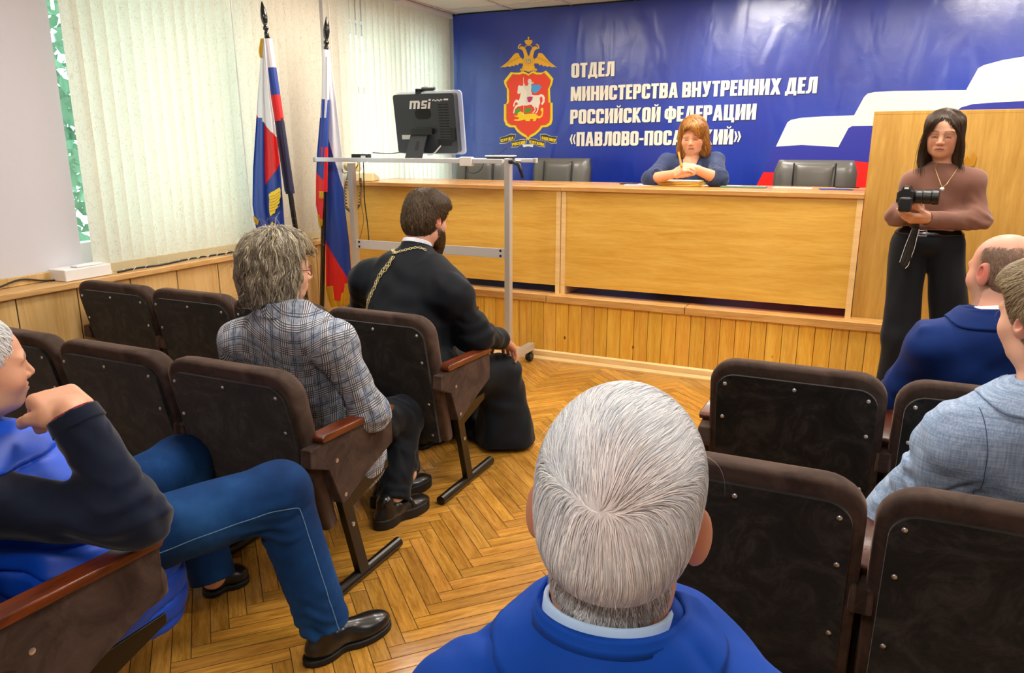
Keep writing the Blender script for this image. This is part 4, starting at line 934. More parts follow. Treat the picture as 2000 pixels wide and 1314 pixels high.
def head_sdf(S, c, R, s=1., nose=1., fat=0., jaw=0., neckto=None, neckr=.056, ears=1.0, mouth_down=0.0):
    """adult head about its centre between the ears; x right, y face, z up"""
    T = lambda p: np.array(c)+R@(np.array(p)*s)
    E = lambda p, r, k=.02, M=None, mode='+': S.ell(T(p), np.array(r)*s, R if M is None else R@M, k*s, mode)
    E((0, -.014, .038), (.0755, .097, .083), .01)
    E((0, .03, .02), (.064, .068, .078), .03)
    E((0, .028, -.035), (.057+fat, .062, .078), .035)
    E((0, .058, -.088), (.032+fat, .03, .024), .035)
    for q in (-1, 1):
        E((q*.04, .055, -.03), (.026+fat, .03, .03), .03)
        E((q*.046, .01, -.075), (.02+fat, .036, .026), .035)
        E((q*.028, .082, .022), (.026, .014, .009), .02)
        E((q*.031, .103, .002), (.017, .012, .012), .014, mode='-')
        E((q*.031, .080, .0), (.0145, .0125, .0125), .006)
    S.cap(T((0, .088, .016)), T((0, .110*nose+.0, -.028)), .007*s, .0115*s, .012*s)
    for q in (-1, 1): E((q*.0115, .098, -.034), (.0085, .011, .008), .008)
    E((0, .083, -.063), (.026, .016, .014), .018)
    md = mouth_down
    for q in (-1, 1):
        S.cap(T((0, .0985, -.0575)), T((q*.022, .088, -.0615-md)), .0052*s, .002*s, .004*s)
        S.cap(T((0, .0975, -.0685)), T((q*.020, .0875, -.0640-md)), .0062*s, .002*s, .004*s)
    S.cap(T((-.019, .094, -.0635-md)), T((0, .103, -.063)), .0012*s, .0016*s, .003*s, mode='-')
    S.cap(T((.019, .094, -.0635-md)), T((0, .103, -.063)), .0012*s, .0016*s, .003*s, mode='-')
    if ears:
        for q in (-1, 1):
            M = np.array(Matrix.Rotation(q*-.42, 3, 'Z') @ Matrix.Rotation(.18, 3, 'X'))
            E((q*.084, -.012, -.002), (.0065*ears, .019*ears, .033*ears), .006, M)
            E((q*.0775, -.0, -.008), (.010, .012, .02), .01)
            E((q*.089, -.006, .004), (.0045, .010, .018), .004, M, '-')
    if neckto is not None: S.cap(T((0, -.022, -.07)), neckto, neckr, neckr*1.12, .035)
    return T
def head_col(V, c, R, s, base, lip='#b56a5c', brow='#5a4332', cheek=.12, lid=None, stubble=None, ear='#c9705a', browon=True):
    q = (np.asarray(V)-c)@R/s; B = np.array(srgb(base)[:3]); C = np.tile(B, (len(V), 1)); x, y, z = q[:, 0], q[:, 1], q[:, 2]; ax = np.abs(x)
    def bl(m, col, a): 
        nonlocal C; m = np.clip(m, 0, 1)[:, None]*a; C = C*(1-m)+np.array(srgb(col)[:3])*m
    inh = (np.abs(z) < .16) & (ax < .12) & (np.abs(y) < .14)
    g = lambda cx, cy, cz, rx, ry, rz: np.exp(-(((ax-cx)/rx)**2+((y-cy)/ry)**2+((z-cz)/rz)**2))*inh
    bl(g(.042, .08, -.03, .022, .03, .02), '#d0604a', cheek*1.8); bl(g(0, .11, -.03, .014, .02, .014), '#d0604a', cheek*1.6)
    bl(g(.083, -.01, 0, .012, .03, .04)*(y < .03), ear, .75)
    if stubble: bl(np.clip(1.3-((z+.085)/.045)**2, 0, 1)*(y > -.01)*(z < -.035)*inh, stubble, .55)
    m = ((ax < .024)*(y > .082)*np.exp(-((z+.063+.004*ax/.02)/.0075)**4))*(1-(ax/.026)**4)*inh; bl(m, lip, .85)
    m = ((ax < .02)*(y > .085)*np.exp(-((z+.0632)/.0014)**2))*inh; bl(m, '#5a2620', .8)
    m = np.exp(-((ax-.0085)/.0042)**2-((y-.105)/.012)**2-((z+.0425)/.0032)**2)*inh; bl(m, '#6a3428', .7)
    if browon: m = np.exp(-((z-.0245-.005*np.sin((ax-.012)/.04*PI))/.0035)**2)*(ax > .012)*(ax < .052)*(y > .05)*inh; bl(m, brow, .8)
    if lid is not None:
        m = np.exp(-((ax-.031)/.0105)**4-((z-lid-.0022)/.0028)**2)*(y > .06)*inh; bl(m, '#d8c8c0', .75); m = np.exp(-((ax-.030)/.0045)**4-((z-lid-.002)/.0030)**2)*(y > .06)*inh; bl(m, '#2c1e18', .95)
        m = np.exp(-((z-lid-.0055+.0045*((ax-.031)/.015)**2)/.0013)**2)*(ax > .016)*(ax < .047)*(y > .06)*inh; bl(m, '#2a1a14', .9)
        m = np.exp(-((z-lid+.0035*((ax-.031)/.014)**2)/.0021)**2)*(ax > .0165)*(ax < .0465)*(y > .06)*inh; bl(m, '#2a1a14', .92)
        m = g(.031, .09, .006, .016, .02, .008); bl(m, '#9a6a58', .3)
    return C
def hand_sdf(S, w, R, s=1., side=1, curl=(.3, .35, .4, .45), spread=.08, thumb=(.6, .3, .2), k=.006, fl=None):
    """hand from wrist w; frame R: x toward the thumb side (side=1), y along the fingers, z back of the hand"""
    T = lambda p: np.array(w)+R@(np.array(p)*np.array([side, 1, 1])*s)
    S.box(T((.0, .05, -.0)), np.array((.041, .046, .0145))*s, R, .013*s, .012)
    S.cap(T((0, -.02, 0)), T((0, .02, 0)), .024*s, .024*s, .02, sq=.8, sqdir=R[:, 2])
    S.ell(T((.026, .03, -.008)), np.array((.018, .03, .016))*s, R, .012)
    fx = (.031, .0105, -.0105, -.030); fy = (.092, .096, .092, .084); ln = ((.042, .025, .02), (.046, .029, .021), (.042, .027, .02), (.033, .02, .018)); rr = (.0088, .009, .0085, .0075)
    tips = []
    for i in range(4):
        a = 0; p = np.array((fx[i], fy[i]-.01, 0.)); sp = (1.5-i)*spread
        for j, l in enumerate(ln[i]):
            cu = curl[i] if not isinstance(curl[i], (tuple, list)) else curl[i][j]
            a += cu; d = np.array((math.sin(sp)*math.cos(a), math.cos(sp)*math.cos(a), -math.sin(a))); q = p+d*l
            S.cap(T(p), T(q), rr[i]*s*(1-.07*j), rr[i]*s*(.93-.08*j), k if j else .012); p = q
        tips.append(T(p))
    a = thumb[0]; p = np.array((.034, .018, -.006)); d = np.array((math.sin(a), math.cos(a), -.25)); d /= np.linalg.norm(d)
    q = p+d*.042; S.cap(T(p), T(q), .0135*s, .0105*s, .012); 
    a -= thumb[1]; d2 = np.array((math.sin(a), math.cos(a), -.3-thumb[2])); d2 /= np.linalg.norm(d2); q2 = q+d2*.032; S.cap(T(q), T(q2), .0105*s, .0095*s, k)
    a -= thumb[1]*.6; d3 = np.array((math.sin(a), math.cos(a), -.3-thumb[2]*1.6)); d3 /= np.linalg.norm(d3); q3 = q2+d3*.024; S.cap(T(q2), T(q3), .0098*s, .0078*s, k)
    return tips+[T(q3)]
def torso_sdf(S, J, g=0., belly=.13, wid=.165, hip=.17, chest=.12, k=.06, sh=.06, upto='neck', slope=.05):
    pel, nk, L, Rr = (np.array(J[n], float) for n in ('pelvis', 'neck', 'shL', 'shR'))
    sd = nrm(Rr-L); up = nk-pel; H = np.linalg.norm(up); F = frame(np.cross(up, sd), up)
    F = np.stack([sd, nrm(np.cross(up, sd)), nrm(up)], 1); F[:, 0] = np.cross(F[:, 1], F[:, 2])
    hw = np.linalg.norm(Rr-L)/2
    P = lambda t, y=0, x=0: pel+up*t+F[:, 1]*y+F[:, 0]*x
    S.ell(P(.70, .01), (hw*.92+g, chest+g, H*.30+g), F, k)
    S.ell(P(.42, .015), (wid+g, belly+g, H*.34+g), F, k)
    S.ell(P(.06, .0), (hip+g, .13+g, .13+g), F, k)
    c = P(.86, -.012)
    S.cap(L, c, sh+g, sh*1.15+g, k*.8); S.cap(Rr, c, sh+g, sh*1.15+g, k*.8)
    for q in (-1, 1): S.cap(P(.93, -.015, q*.03), np.array(L if q < 0 else Rr)*.62+nk*.38-F[:, 2]*slope*.6, .045+g*.8, .05+g*.8, k*.7)
    return F, P
def shoe_sdf(S, heel, toe, w=.047, h=.085, sole=.02, k=.02, chunky=0):
    heel = np.array(heel, float); toe = np.array(toe, float); d = toe-heel; d[2] = 0; L = np.linalg.norm(d); R = frame(d, (0, 0, 1))
    T = lambda x, y, z: heel+R@np.array((x, y*L, z))
    S.ell(T(0, .72, .035), (w, .30*L, .036), R, k); S.ell(T(0, .22, .045), (w*.78, .22*L, .05), R, k); S.cap(T(0, .2, .06), T(0, .18, h+.01), w*.78, w*.72, k); S.cap(T(0, .75, .035), T(0, .4, .06), .03, .04, k)
    S.plane((0, 0, min(heel[2], toe[2])+.004), (0, 0, -1))
    Q = SDF(); hh = .012+chunky
    Q.ell(T(0, .7, 0), (w*1.08, .33*L, 1), R, .01); Q.ell(T(0, .2, 0), (w*.86, .225*L, 1), R, .03); Q.plane(T(0, 0, hh+sole*.5), (0, 0, 1)); Q.plane(T(0, 0, 0), (0, 0, -1))
    return Q
# ---- hair: a shell plus individual locks combed over it
def comb(f, roots, flow, length, nseg, width, colors, lift=.001, jitter=.25, lv=.35, taper=.35, gravity=0, seed=1, curl=0, settle=.8, wave=(0, 0)):
    rs = np.random.RandomState(seed); P = roots.astype(float).copy(); n = len(P); st = length*(1-lv+lv*2*rs.rand(n))/nseg
    jit = rs.randn(n, 3)*jitter; off = lift*(.3+rs.rand(n)*1.5); pts = [P.copy()]; nors = [grad(f, P)]; D0 = None; ph = rs.rand(n)*6
    for i in range(nseg):
        g = nors[-1]; d = flow(P)+jit; d = d-(d*g).sum(1)[:, None]*g; d /= np.maximum(np.linalg.norm(d, axis=1)[:, None], 1e-6)
        if D0 is not None: d = d*.6+D0*.4
        D0 = d
        if wave[0]: d = d+np.cross(g, d)*(wave[0]*np.sin(ph+i*wave[1]))[:, None]
        Q = P+d*st[:, None]; Q[:, 2] -= gravity*(i/nseg)**2
        gg = grad(f, Q); dd = f(Q); Q = Q-gg*((dd-off)*settle)[:, None]; P = Q; pts.append(P.copy()); nors.append(gg)
    k = nseg+1; pts = np.stack(pts, 1); nors = np.stack(nors, 1)
    tan = np.gradient(pts, axis=1); sdv = np.cross(tan, nors); sdv /= np.maximum(np.linalg.norm(sdv, axis=2)[..., None], 1e-9)
    tp = np.linspace(0, 1, k); wv = (width*(.6+.8*rs.rand(n)))[:, None]*(1-(1-taper)*tp**2)[None]*.5
    A = pts-sdv*wv[..., None]; Bp = pts+sdv*wv[..., None]; Cm = pts+nors*(wv*.45)[..., None]
    V = np.stack([A, Cm, Bp], 2).reshape(-1, 3)
    base = (np.arange(n)*k*3)[:, None, None]; i0 = (np.arange(nseg)*3)[None, :, None]; j = np.arange(2)[None, None, :]
    q = base+i0+j; F = np.stack([q, q+1, q+4, q+3], -1).reshape(-1, 4)
    col = np.repeat(colors, k*3, axis=0)
    return V, F, col
def merge(parts):
    V, F, C = [], [], []; b = 0
    for v, f_, c in parts: V.append(v); F.append(f_+b); C.append(c); b += len(v)
    return np.concatenate(V), np.concatenate(F), np.concatenate(C)
def pickcols(n, cols, seed=0, var=.12):
    rs = np.random.RandomState(seed); A = np.array([srgb(c)[:3] for c in cols]); C = A[rs.randint(0, len(A), n)]; return C*(1+var*rs.randn(n, 1)).clip(.5, 1.6)
def sample_pts(V, F, n, keep, seed=3):
    rs = np.random.RandomState(seed); a, b, c = V[F[:, 0]], V[F[:, 1]], V[F[:, 2]]; ar = np.linalg.norm(np.cross(b-a, c-a), axis=1); cen = (a+c)/2
    m = keep(cen); ar = ar*m; i = rs.choice(len(F), n, p=ar/ar.sum()); u, v = rs.rand(n, 1), rs.rand(n, 1); return a[i]*(1-u)*(1-v)+b[i]*u*(1-v)+V[F[i, 2]]*u*v+V[F[i, 3]]*(1-u)*v
# ================================================================ PEOPLE
A_ = lambda x, y, Y: np.array(at(x, y, Y=Y))
m_sole = mat('shoe_sole', '#0b0b0c', .6)
m_shoe = mat('black_leather', '#121214', .28, bump=(90, .1, .002), coat=.2)
UP = np.array((0, 0, 1.))
def bounds(pts, m=.13): P = np.array(pts, float); return P.min(0)-m, P.max(0)+m
def person(label, J, cat='person', group=None):
    p = J['pelvis']; t = empty('person', (p[0], p[1], 0), 0, label, cat, group); bpy.context.view_layer.update(); return t
def limb(S, J, names, rs, k=.03, cut=(0, 0), **kw):
    for i in range(len(names)-1):
        S.cap(J[names[i]], J[names[i+1]], rs[i], rs[i+1], k, cut=(cut[0] and i == 0, cut[1] and i == len(names)-2), **kw)
def crown_flow(c, R, w, fwd=0., down=.5, swirl=0., part=None):
    w = np.array(w)
    def fl(P):
        q = (P-c)@R; d = q-w; d /= np.maximum(np.linalg.norm(d, axis=1)[:, None], .02)
        if swirl: n = q/np.maximum(np.linalg.norm(q, axis=1)[:, None], .01); d = d+np.cross(n, d)*swirl
        d = d+np.array((0, fwd, -down)); return d@R.T
    return fl
def hairdo(root, shell, lo, hi, h, cols, n, flow, length, width, keep, c, R, nseg=8, shellcol=None, flyaway=0, extra=None, **kw):
    V, F = surfnet(shell, lo, hi, h)
    base = pickcols(len(V), [shellcol or cols[0]], 1, .02)
    if extra is not None: base = extra((V-c)@R, base)
    roots = sample_pts(V, F, n, lambda C: keep((C-c)@R))
    C = pickcols(n, cols, 5)
    if extra is not None: C = extra((roots-c)@R, C)
    parts = [(V, F, base), comb(shell, roots, flow, length, nseg, width, C, **kw)]
    if flyaway:
        r2 = roots[:flyaway]; kw2 = dict(kw); kw2.update(lift=kw.get('lift', .001)*5+.004, jitter=.6, settle=.35, seed=9); parts.append(comb(shell, r2, flow, length*.9, nseg, width*.5, C[:flyaway], **kw2))
    V, F, C = merge(parts); return np_mesh('hair', V, F, m_hair, root, C)
def limbs_body(S, J, arm=(.045, .038, .027), leg=(.075, .055, .042)):
    for q in 'LR':
        if 'el'+q in J: limb(S, J, ['sh'+q, 'el'+q, 'wr'+q], arm)
        if 'kn'+q in J: limb(S, J, ['hip'+q, 'kn'+q, 'an'+q], leg)
def hips(J, w=.085):
    sd = nrm(np.array(J['shR'])-J['shL'])*np.array((1, 1, 0)); J['hipL'] = np.array(J['pelvis'])-sd*w; J['hipR'] = np.array(J['pelvis'])+sd*w
def sub_neck(S, J, r, up=.2): S.cap(np.array(J['neck'])-UP*.0, np.array(J['neck'])+UP*up, r, r, .01, mode='-')
def collar_part(root, name, jk, J, ax, m, r0, r1, z0, z1, g=.007, h=.005, tilt=None, notch=None):
    """fold of the jacket collar: the jacket surface thickened around the neck"""
    nk = np.array(J['neck']); ax = nrm(ax)
    def f(P):
        d = jk(P)-g; q = P-nk; z = q@ax; rad = np.sqrt(np.maximum(((q-z[:, None]*ax)**2).sum(1), 0))
        d = np.maximum(d, rad-(r0+(r1-r0)*np.clip((z1-z)/(z1-z0), 0, 1))); d = np.maximum(d, z0-z); d = np.maximum(d, -(jk(P)+.012)); 
        if notch is not None: d = np.maximum(d, notch(q))
        return d
    return bake(name, f, nk-.24, nk+.24, h, m, root)
def fold_collar(root, name, jk, nk, ax, m, rt, zt, rb, zb, front=50, th=.005, rows=10, off=.007):
    ax = nrm(ax); x = nrm(np.cross((0, 1, 0), ax)); y = np.cross(ax, x); nk = np.array(nk, float); n = 72; vs = []
    A = [math.radians(-90+a) for a in np.linspace(-180+front, 180-front, n+1)]
    for i in range(rows+1):
        v = i/rows; r = rt+(rb-rt)*v**1.3; z = zt+(zb-zt)*v; P = np.array([nk+ax*z+(x*math.cos(a)+y*math.sin(a))*r for a in A])
        for _ in range(5):
            d = jk(P)-off*min(1, .3+v*2)
            P = P-grad(jk, P)*np.where((d < 0) | (v > .85), np.clip(d, -.012, .006), 0)[:, None]*.8
        vs.append(P)
    vs = [vs[0]-ax*.02-0*vs[0]]+vs
    V = np.concatenate(vs); mb = MB(); mb.add([tuple(p) for p in V], [(i*(n+1)+j, i*(n+1)+j+1, (i+1)*(n+1)+j+1, (i+1)*(n+1)+j) for i in range(rows+1) for j in range(n)])
    o = mb.build(name, m, root, smooth=True); s_ = o.modifiers.new('s', 'SOLIDIFY'); s_.thickness = th; s_.offset = -1; bpy.context.view_layer.update(); o.matrix_parent_inverse = root.matrix_world.inverted(); return o
def band_collar(root, name, nk, ax, m, r0, r1, z0, z1, th=.003):
    ax = nrm(ax); x = nrm(np.cross((0, 1, 0), ax)); y = np.cross(ax, x); mb = MB(); n = 48; prof = [(r0, z0), (r1, z1), (r1-th, z1+th*.6), (r1-2*th, z1), (r0-2*th, z0)]
    mb.add([tuple(np.array(nk)+ax*z+(x*math.cos(a)+y*math.sin(a))*r) for r, z in prof for a in np.linspace(0, 2*PI, n, endpoint=False)], [(i*n+k, i*n+(k+1) % n, (i+1)*n+(k+1) % n, (i+1)*n+k) for i in range(4) for k in range(n)])
    o = mb.build(name, m, root, smooth=True); bpy.context.view_layer.update(); o.matrix_parent_inverse = root.matrix_world.inverted(); return o
def ring_collar(root, name, c0, c1, r0, r1, th, m, h=.004, gap=None):
    """standing band round the neck from c0 up to c1"""
    S = SDF(); S.cap(c0, c1, r0, r1, .0, cut=(1, 1)); S.cap(np.array(c0)-nrm(np.array(c1)-c0)*.03, np.array(c1)+nrm(np.array(c1)-c0)*.03, r0-th, r1-th, .004, mode='-')
    if gap is not None: S.add(lambda P: -((P-np.array(c1, f32))@np.array(gap, f32)-r1*.80), .0, '*')
    return bake(name, S, np.minimum(c0, c1)-max(r0, r1)-.01, np.maximum(c0, c1)+max(r0, r1)+.01, h, m, root)
# ---------------------------------------------------------------- 1 white-haired man, nearest
c = np.array(at(1206, 1002, D=.83)); R = rotf(.18, .02, .05)
J = dict(pelvis=(-.21, 1.02, .50), neck=c+np.array((.0, -.03, -.140)), shL=(-.365, .665, .893), shR=(-.015, .735, .898), elL=(-.47, .80, .70), elR=(.06, .92, .72), wrL=(-.35, 1.05, .62), wrR=(-.06, 1.15, .62))
J = {k: np.array(v) for k, v in J.items()}; hips(J); J.update(knL=np.array((-.40, 1.40, .46)), knR=np.array((-.24, 1.40, .46)), anL=np.array((-.40, 1.42, .09)), anR=np.array((-.24, 1.42, .09)))
t = person('white haired elderly man in bright blue jacket seen from behind in the foreground', J)
S = SDF(); torso_sdf(S, J, -.01); limbs_body(S, J); head_sdf(S, c, R, 1., neckto=J['neck']-UP*.02, neckr=.058, ears=1.0)
for q in (-1, 1): M = R@np.array(Matrix.Rotation(q*-.75, 3, 'Z') @ Matrix.Rotation(.18, 3, 'X')); S.ell(c+R@np.array((q*.0875, -.014, -.006)), (.007, .020, .034), M, .008)
for q, s_ in (('L', 1), ('R', -1)): hand_sdf(S, J['wr'+q], frame((0, .6, -.5), (0, .5, .8)), side=s_)
S.wrinkle(.0012, 60, J['neck']+np.array((0, -.06, .05)), .07, 2)
bake_body(S, *bounds(list(J.values())+[c+UP*.1, c-UP*.1], .17), .005, t, lambda V: head_col(V, c, R, 1., '#cf9a7c', ear='#c05a48'), c, R, 1., .0033)
jk = SDF(); torso_sdf(jk, J, .018, chest=.12, slope=.02)
for q in 'LR': limb(jk, J, ['sh'+q, 'el'+q, 'wr'+q], (.070, .062, .045), .05, (0, 1))
jk.cap(J['neck']-UP*.03, J['neck']+np.array((0, .012, .035)), .095, .068, .05, cut=(0, 1)); jk.cap(J['neck'], J['neck']+np.array((0, .02, .25)), .058, .058, .004, mode='-')
jk.wrinkle(.0025, 22, None, None, 3)
m_j1 = cloth_mat('royal_blue_wool', '#003c9c', '#0448b2', sheen=.04)
bake('jacket', jk, *bounds([J[k] for k in ('pelvis', 'neck', 'shL', 'shR', 'elL', 'elR', 'wrL', 'wrR')], .2), .007, m_j1, t)
fold_collar(t, 'jacket_collar', jk, J['neck'], (0, .14, 1), m_j1, .0785, .045, .112, -.030, th=.007, off=.011)
rt = sample_pts(*surfnet(S, c+np.array((-.1, -.13, -.14)), c+np.array((.1, .0, -.02)), .006), 5000, lambda C: (lambda q: (q[:, 2] < -.035) & (q[:, 2] > -.084+.45*np.abs(q[:, 0])) & (q[:, 1] < -.035))((C-c)@R))
V, F, C = comb(S, rt, lambda P: np.tile(R@np.array((0, .2, -1.)), (len(P), 1)), .022, 4, .0009, pickcols(5000, ['#8f8d8c', '#b5b6b8', '#6f6b68', '#d5d7da'], 8), lift=.002, jitter=.2, seed=77); np_mesh('nape_hair', V, F, m_hair, t, C)
band_collar(t, 'shirt_collar', J['neck'], (0, .16, 1), cloth_mat('light_blue_shirt', '#9fc0e6', '#b9d2f0'), .0755, .0715, -.01, .047)
tr = SDF()
for q in 'LR': limb(tr, J, ['hip'+q, 'kn'+q, 'an'+q], (.10, .08, .07), .05, (0, 1))
m_dktr = cloth_mat('dark_trousers', '#14161c')
bake('trousers', tr, *bounds([J[k] for k in ('hipL', 'hipR', 'knL', 'knR', 'anL', 'anR')]), .012, m_dktr, t)
for q in 'LR':
    Sh = SDF(); a = J['an'+q]; so = shoe_sdf(Sh, (a[0], a[1]-.07, 0), (a[0], a[1]+.2, 0)); s_ = bake('shoe', Sh, a-.3, a+.3, .008, m_shoe, t); bake('shoe_sole', so, a-.3, a+.3, .008, m_sole, s_)
hs = SDF(); T = lambda p: c+R@np.array(p)
hs.ell(T((0, -.012, .042)), (.0865, .108, .093), R, .01); hs.ell(T((0, -.045, -.008)), (.069, .070, .058), R, .035); hs.ell(T((0, .03, .05)), (.076, .085, .082), R, .03)
hs.box(T((0, .14, -.03)), (.2, .1, .10), R, .02, .02, '-')
for q in (-1, 1): hs.ell(T((q*.10, .0, -.03)), (.03, .035, .05), R, .015, '-')
hs.plane(T((0, -.07, -.060)), R@np.array((0, .25, -1)), k=.02)
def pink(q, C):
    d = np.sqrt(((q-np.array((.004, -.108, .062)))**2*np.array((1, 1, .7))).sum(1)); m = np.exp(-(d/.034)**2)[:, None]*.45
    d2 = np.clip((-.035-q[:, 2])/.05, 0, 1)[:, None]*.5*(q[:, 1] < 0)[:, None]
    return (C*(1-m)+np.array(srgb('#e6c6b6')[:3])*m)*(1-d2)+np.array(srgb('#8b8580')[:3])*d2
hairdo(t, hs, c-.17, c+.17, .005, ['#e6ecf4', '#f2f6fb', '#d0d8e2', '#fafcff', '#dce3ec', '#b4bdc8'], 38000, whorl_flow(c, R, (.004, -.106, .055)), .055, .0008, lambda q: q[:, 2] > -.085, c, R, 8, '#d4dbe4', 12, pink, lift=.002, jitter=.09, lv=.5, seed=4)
# ---------------------------------------------------------------- 2 man in blue vest and jeans
c = A_(-48, 722, 1.06); R = rotf(-.30, .0, .06)
J = dict(pelvis=(-1.86, 1.16, .50), neck=c+np.array((-.03, -.06, -.19)), shR=A_(-40, 985, .93), elR=A_(268, 1010, 1.10), wrR=A_(141, 808, 1.08))
J = {k: np.array(v) for k, v in J.items()}; J['shL'] = J['shR']+np.array((-.36, .06, .03)); J['elL'] = J['shL']+np.array((-.08, .15, -.25)); J['wrL'] = J['elL']+np.array((.2, .15, .0)); hips(J, .09)
J.update(knR=A_(545, 962, 1.60), anR=A_(632, 1215, 1.62), knL=A_(352, 905, 1.72), anL=np.array(at(416, 1126, Z=.10)))
t = person('man in bright blue padded vest and jeans resting chin on his hand at left edge', J)
S = SDF(); torso_sdf(S, J, -.01); limbs_body(S, J, (.05, .042, .031)); T = head_sdf(S, c, R, 1.04, neckto=J['neck'], neckr=.062, fat=.006)
HR = frame(T((.03, .105, -.035))-J['wrR'], nrm(np.array((.45, -.2, .9))))
hand_sdf(S, J['wrR'], HR, 1.42, -1, ((1.1, 1.5, .9), (1.15, 1.5, .9), (1.2, 1.5, .9), (1.3, 1.5, .9)), .04, (.35, .25, .25))
hand_sdf(S, J['wrL'], frame((.6, .6, -.3), (0, 0, 1)), 1.05, 1)
bake_body(S, *bounds([J[k] for k in J if k[:2] not in ('an',)]+[c+UP*.1, J['anR'], J['anL']], .15), .0042, t, lambda V: head_col(V, c, R, 1.04, '#d9a384', stubble='#a98f80'), c, R)
hs = SDF(); hs.ell(T((0, -.016, .045)), (.088, .108, .096), R, .01); hs.ell(T((0, -.04, -.02)), (.082, .08, .07), R, .03)
hs.box(T((0, .17, -.02)), (.2, .1, .1), R, .02, .02, '-'); hs.box(T((0, .12, -.08)), (.2, .11, .09), R, .02, .02, '-')
hairdo(t, hs, c-.17, c+.17, .006, ['#dfe2e4', '#c9ccce', '#eef0f0'], 3500, crown_flow(c, R, (0, -.09, .1)), .05, .0022, lambda q: q[:, 2] > -.1, c, R, 6, '#c9ccce', lift=.003, jitter=.3)
sw = SDF(); torso_sdf(sw, J, .004); limb(sw, J, ['shR', 'elR', 'wrR'], (.076, .066, .057), .045, (0, 1)); limb(sw, J, ['shL', 'elL', 'wrL'], (.07, .06, .048), .045, (0, 1))
sw.cap(J['neck']-UP*.04, J['neck']+UP*.03, .09, .072, .03, cut=(0, 1))
sw.wrinkle(.006, 17, J['elR'], .2, 5, (1, 1, 1.6)); sw.wrinkle(.0035, 34, J['wrR'], .1, 8, (1, 1, .5)); sw.wrinkle(.003, 16, None, None, 6)
m_nv = cloth_mat('dark_navy_fleece', '#10182a', '#182238', sheen=.5, rough=.9)
bake('sweater', sw, *bounds([J[k] for k in ('pelvis', 'neck', 'shL', 'shR', 'elL', 'elR', 'wrL', 'wrR')], .2), .006, m_nv, t)
u = nrm(J['wrR']-J['elR']); 
ring_collar(t, 'red_cuff_lining', J['wrR']-u*.01, J['wrR']+u*.006, .050, .048, .008, cloth_mat('red_lining', '#8e1626'))
ring_collar(t, 'sleeve_cuff', J['wrR']-u*.035, J['wrR']+u*.001, .062, .058, .012, m_nv)
vs = SDF(); F_, Pt = torso_sdf(vs, J, .028, belly=.15, wid=.19, hip=.20); 
vs.cap(J['neck']-UP*.04, J['neck']+UP*.045, .11, .085, .03, cut=(0, 1)); vs.ell((J['pelvis'][0]+.12, J['pelvis'][1]-.06, .40), (.15, .2, .16), None, .08); vs.ell(A_(292, 1150, 1.27), (.07, .11, .17), None, .05)
sL, sR = J['shL'], J['shR']; sd = nrm(sR-sL)
for q, s_ in (('L', -1), ('R', 1)): vs.cap(J['sh'+q]-sd*s_*.0, J['sh'+q]+sd*s_*.2-UP*.0, .062, .13, .03, mode='-'); vs.cap(J['sh'+q]+sd*s_*.05-UP*.03, J['sh'+q]+sd*s_*.05-UP*.22, .075, .06, .04, mode='-')
vs.add(lambda P: (.006-.012*(1-(1-np.abs(np.sin((P[:, 2]+.12*P[:, 0])*PI/.066)))**3)).astype(f32), 0, 'd'); vs.wrinkle(.003, 9, None, None, 12)
m_vest = mat('vest_nylon', '#0450d8', .5, bump=(30, .3, .004))
bake('padded_vest', vs, *bounds([J[k] for k in ('pelvis', 'neck', 'shL', 'shR')], .26), .007, m_vest, t)
jt = NT('blue_denim'); v = jt.obj(); f = jt.noise(v, 4, 4, .6); jt.set('Base Color', jt.ramp(f, [(.3, '#082650'), (.55, '#0f3b70'), (.8, '#265a94')])); jt.set('Roughness', .85); jt.set('Specular IOR Level', .2); jt.bump(jt.noise(v, 500, 2, .5), .3, .001); m_jean = jt.m
tr = SDF()
limb(tr, J, ['hipR', 'knR'], (.112, .090), .05); tr.cap(J['knR'], J['anR']+(J['anR']-J['knR'])*.03, .090, .077, .04, cut=(0, 1)); limb(tr, J, ['hipL', 'knL'], (.11, .090), .05); tr.cap(J['knL'], J['anL']-UP*.01, .09, .075, .05, cut=(0, 1))
tr.ell(J['pelvis'], (.17, .15, .13), None, .06)
tr.wrinkle(.010, 20, J['knR']+np.array((0, -.05, -.06)), .10, 21, (1, 1, 1.4)); tr.wrinkle(.009, 22, J['anR'], .11, 22, (.6, .6, 1.6)); tr.wrinkle(.005, 12, J['hipR'], .35, 23)
bj = bake('jeans', tr, *bounds([J[k] for k in ('hipL', 'hipR', 'knL', 'knR', 'anL', 'anR')]), .006, m_jean, t)
# side seam of the jeans following the outside of the leg
def seam(f, a, b, c2, off, m, par, r=.0016, n=26):
    P = np.array([a+(b-a)*i/n for i in range(n)]+[b+(c2-b)*i/n for i in range(n+1)])+off
    for _ in range(12): P = P-grad(f, P)*f(P)[:, None]*.9
    for _ in range(3): P[1:-1] = (P[:-2]+P[1:-1]*2+P[2:])/4
    P = P-grad(f, P)*f(P)[:, None]; return MB().tube([tuple(p) for p in P], r, 5)
o = seam(tr, J['hipR']+np.array((.05, .05, 0)), J['knR'], J['anR'], np.array((.2, -.05, .0)), None, None).build('side_seam', cloth_mat('denim_stitch', '#5f86ad'), bj, smooth=True); bpy.context.view_layer.update(); o.matrix_parent_inverse = bj.matrix_world.inverted()
def shoe(t, heel, toe, h=.006, w=.047, chunky=0, ht=.085, m=None):
    Sh = SDF(); heel = np.array(heel, float); toe = np.array(toe, float); so = shoe_sdf(Sh, heel, toe, w, ht, chunky=chunky); lo, hi = bounds([heel, toe], .12)
    s_ = bake('shoe', Sh, lo, hi, h, m or m_shoe, t); bake('shoe_sole', so, lo, hi, h, m_sole, s_); return s_
